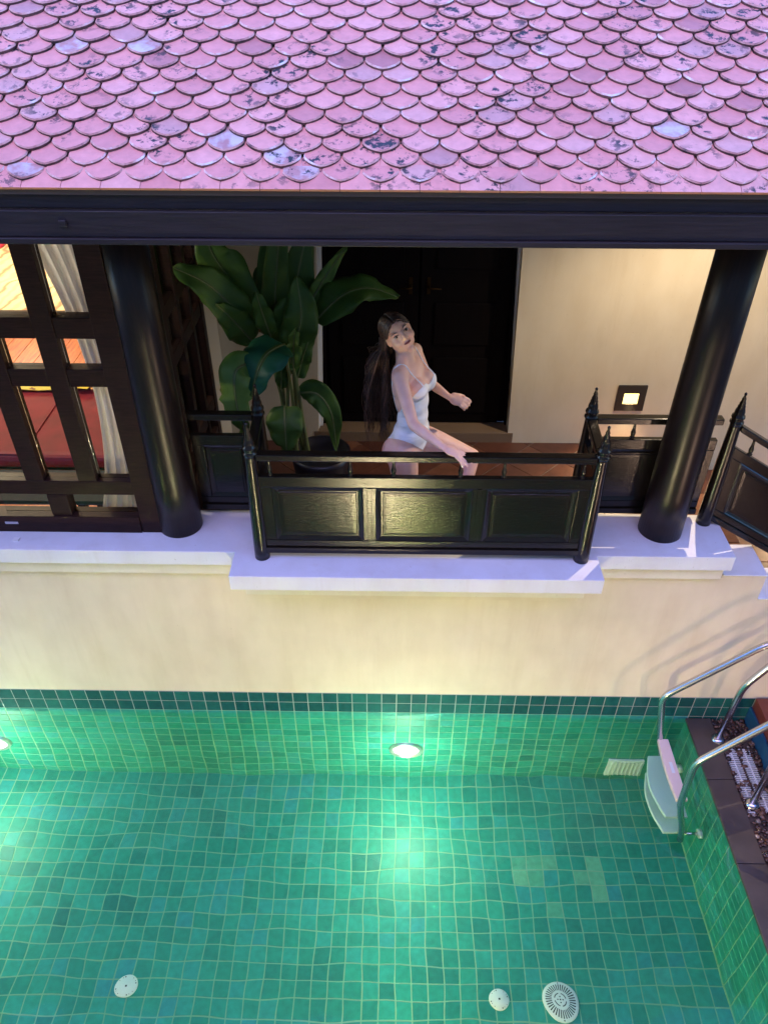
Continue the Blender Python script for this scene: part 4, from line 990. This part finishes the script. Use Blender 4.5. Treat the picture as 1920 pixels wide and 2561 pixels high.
for n_, P_, w in LEAVES:
    rnd = random.Random(n_)
    nl, nw = 26, 8; b = MB(); vs = []; ac = []; al = []
    nv = VIEW.get(n_, V((rnd.uniform(-.35, .35), -1, rnd.uniform(0.0, 0.4)))).normalized()
    ph = rnd.uniform(0, 6); droop = rnd.uniform(0.10, 0.22)
    fat = 0.42 if n_ not in ('front', 'lowdroop', 'torn') else 0.40
    for i in range(nl+1):
        t = i/nl; c_ = catmull(P_, t); t2 = (catmull(P_, min(1, t+.02))-catmull(P_, max(0, t-.02))).normalized()
        side = t2.cross(nv).normalized(); nn = side.cross(t2).normalized()
        prof = (math.sin(math.pi*min(1, t)**0.62))**0.72 if t < 1 else 0
        if t > 0.999 or t < 0.001: prof = 0.03
        hw = w*0.5*prof*1.22
        for j in range(nw+1):
            u = -1+2*j/nw
            rip = 0.018*math.sin(t*17+ph+(2 if u > 0 else 0))*abs(u)**2+0.005*math.sin(t*41+ph)*abs(u)**3
            fold = 0.30*abs(u)*hw - 0.22*(abs(u)**2)*hw*(1+droop)
            tear = 0.0
            if n_ == 'torn' and t > 0.55 and abs(u) > 0.7: tear = -0.012*(1+math.sin(t*60))
            vs.append(c_+side*(hw*u*(1+0.05*math.sin(t*13+ph*u))+math.copysign(tear, u))+nn*(fold+rip))
            ac.append(1.0 if abs(u) < 0.01 else 0.0); al.append(t+0.25*abs(u))
    b.add(vs, [(i*(nw+1)+j, i*(nw+1)+j+1, (i+1)*(nw+1)+j+1, (i+1)*(nw+1)+j) for i in range(nl) for j in range(nw)], 0, True)
    b.attr['across'] = ac; b.attr['along'] = al
    o_ = b.build('leaf', 'leaf_hi' if n_ == 'front' else ('leaf_yel' if n_ in ('torn', 'pale', 'narrowR') else 'leaf'), plant)
    s_ = o_.modifiers.new('thick', 'SOLIDIFY'); s_.thickness = 0.0015
    if n_ == 'front': o_['label'] = 'glossy blue green leaf hanging forward over the post'
    if n_ == 'torn': o_['label'] = 'torn yellowing leaf hanging lowest on the left'
    mid = [catmull(P_, q/14)+V((0, -0.003, 0.002)) for q in range(15)]
    rib = MB().tube(mid, [0.0055-0.004*q/14 for q in range(15)], 6)
    rib.build('midrib', 'stem', o_)
for P_ in STEMS:
    P_ = [P_[0]]+P_[1:]
    pts = [catmull(P_, q/16) for q in range(17)]
    pts = [V((-0.46+(pts[0].x+0.46)*0.6, 0.93+(pts[0].y-0.93)*0.7, FZ+0.365))]+pts
    MB().tube(pts, [0.016]+[0.014-0.0075*q/16 for q in range(17)], 8).build('stem', 'stem', plant)
# ------------------------------------------------------------------ the woman
woman = empty('person', (0.09, 0.36, FZ+0.007), 'woman in a white one-piece swimsuit with long dark hair leaning a hand on the balustrade', 'person')
F_ = V((0.90, -0.43, 0)).normalized(); Rr = V((-0.43, -0.90, 0)).normalized(); Uz = V((0, 0, 1))
prim = []       # (kind, mesh part, data)
body = MB()
def cap(a, b, ra, rb, part, n=14, k=8):
    a, b = V(a), V(b); d = (b-a); L = d.length; d.normalize(); x = d.orthogonal().normalized(); y = d.cross(x)
    prof = []
    for i in range(k+1):
        w = -math.pi/2+math.pi/2*i/k; prof.append((ra*math.sin(w), ra*math.cos(w)))
    for i in range(k+1):
        w = math.pi/2*i/k; prof.append((L+rb*math.sin(w), rb*math.cos(w)))
    vs = [a+d*z+(x*math.cos(6.28318*j/n)+y*math.sin(6.28318*j/n))*max(r, 1e-5) for z, r in prof for j in range(n)]
    m_ = len(prof); body.add(vs, [(i*n+j, i*n+(j+1) % n, (i+1)*n+(j+1) % n, (i+1)*n+j) for i in range(m_-1) for j in range(n)]+[tuple(range(n-1, -1, -1)), tuple((m_-1)*n+j for j in range(n))])
    prim.append(('cap', part, a, b, ra, rb))
def chain(pts, rs, part):
    for i in range(len(pts)-1): cap(pts[i], pts[i+1], rs[i], rs[i+1], part)
def elp(c, axes, r, part):
    R_ = Matrix(axes).transposed(); body.ell(c, r, 20, 14, 0, R_); prim.append(('ell', part, V(c), R_, V(r)))
AX = (F_, Rr, Uz)
pel = V((0.092, 0.385, 1.995)); wai = V((0.122, 0.378, 2.20)); che = V((0.098, 0.378, 2.375)); nec = V((0.070, 0.382, 2.530))
# torso, stacked wide ellipsoids
elp(pel, AX, (0.098, 0.155, 0.105), 'torso')
elp(pel+V((0.02, 0, 0.075)), AX, (0.092, 0.140, 0.100), 'torso')
elp(wai+V((-0.004, 0, -0.03)), AX, (0.078, 0.112, 0.110), 'torso')
elp(wai+V((-0.006, 0, 0.06)), AX, (0.080, 0.112, 0.100), 'torso')
elp(che, AX, (0.090, 0.128, 0.100), 'torso'); elp(che.lerp(wai, .5)+V((-.003, 0, .01)), AX, (0.084, 0.119, 0.10), 'torso'); elp(che+F_*0.060+V((0, 0, .005)), AX, (0.052, 0.05, 0.055), 'torso')
elp(che+V((-0.012, 0, 0.075)), AX, (0.072, 0.130, 0.070), 'torso')
shN = V((0.040, 0.262, 2.470)); shF = V((0.122, 0.500, 2.500))
cap(che+V((-.02, 0, .09))+Rr*0.05, shN+V((0.0, 0, 0.010)), 0.058, 0.044, 'torso'); cap(che+V((-.02, 0, .09))-Rr*0.05, shF+V((0, 0, 0.008)), 0.058, 0.044, 'torso')
for s_ in (1, -1):      # bust, buttocks
    elp(che+F_*0.066+Rr*0.058*s_+V((0, 0, 0.010)), AX, (0.058, 0.056, 0.064), 'torso')
    elp(pel-F_*0.040+Rr*0.075*s_+V((0, 0, -0.025)), AX, (0.076, 0.080, 0.086), 'hip')
# trapezius, neck
HC = V((0.030, 0.366, 2.668))
cap(nec+V((0, 0, -0.03)), nec+V((-0.012, -0.004, 0.055)), 0.052, 0.044, 'neck'); cap(nec+V((-0.012, -0.004, 0.055)), HC+V((0.012, -0.005, -0.05)), 0.044, 0.046, 'neck')
cap(nec+V((-.01, 0, 0.02)), shN+V((0.01, 0.03, 0.035)), 0.036, 0.028, 'neck'); cap(nec+V((-.01, 0, 0.02)), shF+V((-0.01, -0.03, 0.03)), 0.036, 0.028, 'neck')
# head : frame from gaze and tilt
Nf = V((0.26, -0.87, 0.36)).normalized(); Uh = V((-0.60, 0.22, 0.78)); Uh = (Uh-Nf*Uh.dot(Nf)).normalized(); Sh = Uh.cross(Nf).normalized()   # Sh : image right
if Sh.x < 0: Sh = -Sh
HA = (Sh, Nf, Uh)
def hp(s_, n, u): return HC+Sh*s_+Nf*n+Uh*u
elp(hp(0, -0.010, 0.022), HA, (0.071, 0.090, 0.084), 'head')
elp(hp(0, 0.020, -0.005), HA, (0.061, 0.066, 0.080), 'head')
elp(hp(0, 0.026, -0.046), HA, (0.053, 0.052, 0.046), 'head')
elp(hp(0, 0.052, -0.084), HA, (0.022, 0.024, 0.018), 'head')
for s_ in (1, -1):
    elp(hp(s_*0.035, 0.053, -0.024), HA, (0.027, 0.025, 0.029), 'head')
    elp(hp(s_*0.029, 0.066, 0.024), HA, (0.022, 0.014, 0.010), 'head')
    cap(hp(s_*0.070, -0.006, 0.006), hp(s_*0.066, -0.004, -0.026), 0.011, 0.008, 'head')
cap(hp(0, 0.080, 0.014), hp(0, 0.097, -0.018), 0.0075, 0.0095, 'head'); cap(hp(-0.010, 0.086, -0.020), hp(0.010, 0.086, -0.020), 0.008, 0.008, 'head')
elp(hp(0, 0.078, -0.047), HA, (0.021, 0.011, 0.0095), 'head')
# arms
elN = V((0.113, 0.052, 2.318)); wrN = V((0.262, -0.078, 2.268))
chain([shN, shN.lerp(elN, .45), elN], [0.043, 0.037, 0.031], 'arm'); chain([elN, elN.lerp(wrN, .3), wrN], [0.031, 0.031, 0.020], 'arm')
elF = V((0.215, 0.590, 2.265)); wrF = V((0.322, 0.485, 2.232))
chain([shF, shF.lerp(elF, .45), elF], [0.043, 0.036, 0.030], 'arm'); chain([elF, elF.lerp(wrF, .35), wrF], [0.030, 0.029, 0.019], 'arm')
# near hand resting over the rail
def hand(wr, d, nrm, fingers, thumb, s=1.0):
    d = V(d).normalized(); nrm = V(nrm).normalized(); nrm = (nrm-d*nrm.dot(d)).normalized(); sd_ = d.cross(nrm)
    pc = wr+d*0.045*s
    elp(pc, (d, sd_, nrm), (0.046*s, 0.036*s, 0.015*s), 'hand'); cap(wr, wr+d*0.03, 0.019, 0.018, 'hand')
    for o_, ln, b1, b2, yaw_ in fingers:
        dd_ = (d+sd_*yaw_).normalized(); p = pc+d*0.036*s+sd_*o_*s; q = [p]; dirv = dd_
        for L_, bd_ in ((ln*0.45, b1), (ln*0.30, b2), (ln*0.25, b2*0.8)):
            dirv = (dirv*math.cos(bd_)-nrm*math.sin(bd_)).normalized() if True else dirv
            q.append(q[-1]+dirv*L_)
        chain(q, [0.0105*s, 0.0094*s, 0.0086*s, 0.0072*s], 'hand')
    (o0, dv) = thumb; p = wr+d*0.018+sd_*o0; t1 = (d*dv[0]+sd_*dv[1]-nrm*dv[2]).normalized(); t2 = (t1+d*0.5-nrm*0.3).normalized()
    chain([p, p+t1*0.040, p+t1*0.040+t2*0.028], [0.013*s, 0.0105*s, 0.008*s], 'hand')
# d x nrm : with d=+x-ish and nrm=up the side axis points toward -y (camera)
hand(wrN, (0.90, -0.34, -0.26), (0.20, -0.05, 0.97), [(-0.026, 0.070, 0.12, 0.25, -0.10), (-0.009, 0.080, 0.10, 0.20, -0.02), (0.009, 0.074, 0.25, 0.35, 0.06), (0.025, 0.060, 0.40, 0.45, 0.15)], (-0.018, (0.75, -0.75, 0.25)))
hand(wrF, (0.88, -0.28, -0.18), (0.10, -0.75, 0.65), [(-0.027, 0.072, 0.55, 0.9, -0.05), (-0.009, 0.078, 0.7, 0.9, 0.0), (0.010, 0.072, 0.8, 0.9, 0.05), (0.026, 0.058, 0.9, 0.9, 0.08)], (-0.022, (0.8, -0.35, 0.5)), 0.95)
# legs
hN = pel+Rr*0.080+V((0.005, 0, -0.02)); kN = V((0.105, 0.335, 1.605)); aN = V((0.045, 0.345, FZ+0.095))
chain([hN, hN.lerp(kN, .4), kN], [0.092, 0.080, 0.052], 'leg'); chain([kN, kN.lerp(aN, .3), aN], [0.050, 0.050, 0.030], 'leg')
chain([aN+V((-.02, 0, -.05)), aN+V((.08, -.03, -.065)), aN+V((.135, -.05, -.072))], [0.030, 0.026, 0.018], 'leg')
hF = pel-Rr*0.085+V((0.02, 0, -0.01)); kF = V((0.470, 0.440, 1.862)); aF = V((0.400, 0.270, LZ+0.075))
chain([hF, hF.lerp(kF, .4), kF], [0.090, 0.078, 0.052], 'leg'); chain([kF, kF.lerp(aF, .35), aF], [0.050, 0.047, 0.030], 'leg')
chain([aF+V((-.01, .01, -.035)), aF+V((.06, -.035, -.050)), aF+V((.10, -.06, -.055))], [0.028, 0.024, 0.017], 'leg')
# fuse into one skin
tmp = bpy.data.objects.new('tmp_body', body.mesh('tmp_body', ['skin'])); COL.objects.link(tmp)
rm = tmp.modifiers.new('r', 'REMESH'); rm.mode = 'VOXEL'; rm.voxel_size = 0.0042; rm.use_smooth_shade = True
sm = tmp.modifiers.new('s', 'SMOOTH'); sm.factor = 0.5; sm.iterations = 4
dg = bpy.context.evaluated_depsgraph_get(); me = bpy.data.meshes.new_from_object(tmp.evaluated_get(dg)); bpy.data.objects.remove(tmp)
import numpy as np
nv = len(me.vertices); co = np.empty(nv*3, 'f'); me.vertices.foreach_get('co', co); co = co.reshape(-1, 3)
# extra smoothing of torso only, owner part of every vertex
def dist(p, pr):
    if pr[0] == 'cap':
        _, _, a, b, ra, rb = pr; a = np.array(a); b = np.array(b); d = b-a; t = np.clip(((p-a)@d)/(d@d), 0, 1)
        return np.linalg.norm(p-(a+t[:, None]*d), axis=1)-(ra+(rb-ra)*t)
    _, _, c_, R_, r = pr; q = (p-np.array(c_)) @ np.array(R_); r = np.array(r); k = np.linalg.norm(q/r, axis=1)
    return (k-1)*np.minimum(np.linalg.norm(q, axis=1)/np.maximum(k, 1e-6), r.max())
parts = [p[1] for p in prim]; D = np.stack([dist(co, p) for p in prim], 1); own = np.array([parts[i] for i in D.argmin(1)])
edges = np.empty(len(me.edges)*2, 'i'); me.edges.foreach_get('vertices', edges); edges = edges.reshape(-1, 2)
def relax(mask, it, f=0.5):
    global co
    deg = np.bincount(edges.ravel(), minlength=nv)[:, None].astype('f')
    for _ in range(it):
        s_ = np.zeros_like(co); np.add.at(s_, edges[:, 0], co[edges[:, 1]]); np.add.at(s_, edges[:, 1], co[edges[:, 0]])
        co = np.where(mask[:, None], co*(1-f)+f*s_/deg, co)
relax(np.isin(own, ['torso', 'hip', 'leg', 'neck', 'arm']), 26)
me.vertices.foreach_set('co', co.ravel()); me.update()
OB = V((0.09, 0.36, FZ+0.007))
bo = bpy.data.objects.new('body', me); COL.objects.link(bo)
co_l = co-np.array(OB); me.vertices.foreach_set('co', co_l.ravel()); me.update(); place(bo, OB, woman)
me.materials.clear(); me.materials.append(MT['skin']); me.materials.append(MT['lips'])
for p in me.polygons: p.use_smooth = True
vn = np.empty(nv*3, 'f'); me.vertices.foreach_get('normal', vn); vn = vn.reshape(-1, 3)
# lips
hcl = np.array([list(Sh), list(Nf), list(Uh)]); lc = (co-np.array(HC)) @ hcl.T
lipmask = (np.abs(lc[:, 0])/0.0225)**2+((lc[:, 2]+0.047)/0.0075)**2 < 1
lipmask &= lc[:, 1] > 0.06
for p in me.polygons:
    if all(lipmask[i] for i in p.vertices): p.material_index = 1
# swimsuit : skin of the torso lifted 3 mm
f_ = (co-np.array(wai)) @ np.array(F_); r_ = (co-np.array(wai)) @ np.array(Rr); z_ = co[:, 2]
tt = np.clip((f_+0.05)/0.14, 0, 1)
top = 2.225+(2.432-2.225)*tt**0.9 - 0.028*np.exp(-(r_/0.03)**2)*(f_ > 0.05)
legz = 1.965+np.clip(np.abs(r_-0.0)/0.15, 0, 1)**1.1*0.14
pf_ = (co-np.array(pel)) @ np.array(F_)
suit = np.isin(own, ['torso', 'hip', 'leg']) & (z_ < top) & (z_ > legz) & (z_ > 1.92)
dmin_arm = np.min(np.stack([D[:, i] for i, q in enumerate(parts) if q in ('arm', 'hand')], 1), 1)
suit &= dmin_arm > 0.004
dthighF = dist(co, ('cap', 'leg', hF.lerp(kF, .25), kF, 0.08, 0.05)); suit &= dthighF > 0.012
pv = [tuple(p.vertices) for p in me.polygons]; sel = [f for f in pv if all(suit[i] for i in f)]
ids = sorted(set(i for f in sel for i in f)); mp = {i: k for k, i in enumerate(ids)}
sco = (co_l+vn*0.0032)
sme = bpy.data.meshes.new('swimsuit'); sme.from_pydata([tuple(sco[i]) for i in ids], [], [tuple(mp[i] for i in f) for f in sel]); sme.materials.append(MT['suit'])
# smooth the hem
bm = bmesh.new(); bm.from_mesh(sme)
for _ in range(10):
    bv = [v for v in bm.verts if v.is_boundary]; nw = {}
    for v in bv:
        nb = [e.other_vert(v) for e in v.link_edges if e.is_boundary]
        if len(nb) == 2: nw[v] = v.co*0.5+(nb[0].co+nb[1].co)*0.25
    for v, c_ in nw.items(): v.co = c_
bm.to_mesh(sme); bm.free()
for p in sme.polygons: p.use_smooth = True
so_ = bpy.data.objects.new('swimsuit', sme); COL.objects.link(so_); place(so_, OB, woman)
# straps hugging the body
bvh = BVHTree.FromPolygons([V(c_) for c_ in co], pv)
def strap(pts, nm='strap'):
    q = [catmull(pts, i/24) for i in range(25)]; out = []
    for p in q:
        h, n_, _, _ = bvh.find_nearest(p); out.append(h+n_*0.0028)
    for _ in range(2): out = [out[0]]+[(out[i-1]+out[i]*2+out[i+1])/4 for i in range(1, len(out)-1)]+[out[-1]]
    MB().tube(out, 0.0038, 6, flat=0.6).build(nm, 'suit', woman)
cN = che+F_*0.125+Rr*0.075+V((0, 0, 0.045)); cF_ = che+F_*0.125-Rr*0.070+V((0, 0, 0.055))
strap([cN, che+F_*0.08+Rr*0.085+V((0, 0, .11)), shN+V((.022, .035, .055)), shN+V((-.02, .03, .03)), che-F_*0.075+Rr*0.075+V((0, 0, 0.0)), wai-F_*0.06+Rr*0.075+V((0, 0, 0.03))])
strap([cF_, che+F_*0.08-Rr*0.080+V((0, 0, .12)), shF+V((-.01, -.045, .055)), shF+V((-.04, -.03, .03)), che-F_*0.08-Rr*0.07, wai-F_*0.06-Rr*0.07+V((0, 0, 0.03))])
# eyes, brows
for s_ in (1, -1):
    c_ = hp(s_*0.031, 0.0, 0.006); h, n_, _, _ = bvh.ray_cast(c_+Nf*0.2, -Nf)
    h = h if h else hp(s_*0.031, 0.078, 0.006)
    ey = MB().ell(h-Nf*0.0015, (0.0142, 0.0035, 0.0055), 14, 8, 0, Matrix(HA).transposed()).build('eye', 'eye', woman)
    MB().ell(h+Nf*0.0005, (0.0080, 0.0037, 0.0062), 12, 8, 0, Matrix(HA).transposed()).build('iris', 'iris', ey)
    def arc(off, half, rise, r, nm):
        pts = []
        for q in range(9):
            u = -1+q/4; p = hp(s_*(0.031+(0.003 if nm == 'eyebrow' else 0))+half*u, 0, 0.006)+Uh*(off+rise*(1-u*u)); hh, n2, _, _ = bvh.ray_cast(p+Nf*0.2, -Nf)
            pts.append((hh if hh else p+Nf*0.078)+Nf*0.0015)
        MB().tube(pts, [r*(0.5+0.6*math.sin(math.pi*q/8)) for q in range(9)], 6).build(nm, 'hair', woman)
    arc(0.003, 0.0155, 0.0045, 0.0019, 'eyelash'); arc(0.0185, 0.0165, 0.0045, 0.0022, 'eyebrow')
pts = []
for q in range(9):
    u = -1+q/4; p = hp(0.021*u, 0, -0.0465)+Uh*(-0.0012*(1-u*u)); hh, n2, _, _ = bvh.ray_cast(p+Nf*0.2, -Nf); pts.append((hh if hh else p+Nf*.085)+Nf*0.0002)
MB().tube(pts, 0.0011, 5).build('mouth_line', 'iris', woman)
for s_ in (1, -1):
    p = hp(s_*0.0065, 0, -0.0275); hh, n2, _, _ = bvh.ray_cast(p+Nf*0.2, -Nf)
    if hh: MB().ell(hh, (0.0028, 0.0015, 0.0018), 8, 6, 0, Matrix(HA).transposed()).build('nostril', 'lips', woman)
# hair : cap strands on the skull, then long falls behind the near shoulder
hair = MB(); tn = []
rnd = random.Random(3)
def strand(pts, r0, r1, tone):
    n0 = len(hair.v); k = len(pts); hair.tube(pts, [r0+(r1-r0)*i/(k-1) for i in range(k)], 5, flat=0.6); tn.extend([tone]*(len(hair.v)-n0))
SK = lambda a, b, e=0: hp(0, -0.010, 0.022)+(Sh*math.cos(b)*math.sin(a)*(0.0755+e)+Nf*(-math.sin(b)*math.sin(a))*(0.094+e)+Uh*math.cos(a)*(0.088+e))
for q in range(820):
    side = -1 if rnd.random() < 0.62 else 1
    part = rnd.uniform(-0.55, 1.3)                                  # along the parting, front to back
    front = max(0.0, -part)
    # parting point
    n0 = 0.066-0.085*(part+0.55)/1.85*2.0 if False else 0.070-0.125*(part+0.55)/1.85
    p0 = hp(0.004*side, 0, 0)+Nf*n0; base = hp(0, -0.010, 0.022)
    def onskull(s_, n, e=0.003):
        x = s_/0.0735; y = (n+0.010)/0.093; rr = x*x+y*y
        u = 0.087*math.sqrt(max(0.0, 1-rr)) if rr < 1 else 0
        return hp(s_*(1 if rr < 1 else 1/math.sqrt(rr)), -0.010+(n+0.010)*(1 if rr < 1 else 1/math.sqrt(rr)), 0.022+u)
    pts = []
    m_ = 7
    for i in range(m_):
        t = i/(m_-1); s_ = side*(0.003+0.071*math.sin(t*1.5708)); n = n0-(0.040+0.012*rnd.random())*t*t*(1.2 if n0 > 0 else 0.7)
        u = 0.087*math.sqrt(max(0.0, 1-(s_/0.0745)**2-((n+0.010)/0.098)**2)) if (s_/0.0745)**2+((n+0.01)/0.098)**2 < 1 else 0.0
        pts.append(hp(s_*1.03, n, 0.022+u*1.03+0.003)+V((rnd.gauss(0, .0012), rnd.gauss(0, .0012), rnd.gauss(0, .0012))))
    last = pts[-1]
    # free fall
    ln = rnd.choice((0.62, 0.56, 0.50, 0.44, 0.36))*rnd.uniform(0.85, 1.05) if rnd.random() < 0.8 else rnd.uniform(0.15, 0.3); clump = rnd.randrange(14); cx_ = (clump*0.618) % 1
    if side < 0:
        tgt = V((-0.135+0.125*cx_+rnd.gauss(0, .007), 0.37+0.13*((clump*0.37) % 1), 0))
    else:
        tgt = V((rnd.uniform(-0.10, -0.02), rnd.uniform(0.46, 0.54), 0))
    if side > 0:
        pts.append(hp(0.066, -0.055, -0.005)); pts.append(hp(0.035, -0.088, -0.03))
        last = pts[-1]
    else:
        pts.append(hp(-0.080-rnd.uniform(0, .024), n-0.014, -0.012)); last = pts[-1]
    wv_ = rnd.uniform(0, 6.28); am = rnd.uniform(0.006, 0.024); k = 9
    for i in range(1, k+1):
        t = i/k; xy = V((last.x, last.y, 0)).lerp(tgt, min(1, t*2.0)**0.8); wv_ = clump*1.7 if i == 1 else wv_; am = (0.016+0.016*cx_) if i == 1 else am
        xy.x += am*math.sin(wv_+t*7)*t+0.03*t*t*rnd.uniform(0.2, 1.0)*0.8; xy.y += am*math.cos(wv_+t*6)*t
        pts.append(V((xy.x, xy.y, last.z-ln*t)))
    fine = [catmull(pts, i/26) for i in range(27)]
    strand(fine, 0.0040, 0.0008, rnd.random()*(0.7 if rnd.random() < .9 else 1.3))
n0 = len(hair.v); hair.ell(hp(0, -0.012, 0.040), (0.0755, 0.083, 0.0745), 20, 14, 0, Matrix(HA).transposed()); tn.extend([0.1]*(len(hair.v)-n0))
hair.attr['tone'] = tn
hair.build('hair', 'hair', woman)
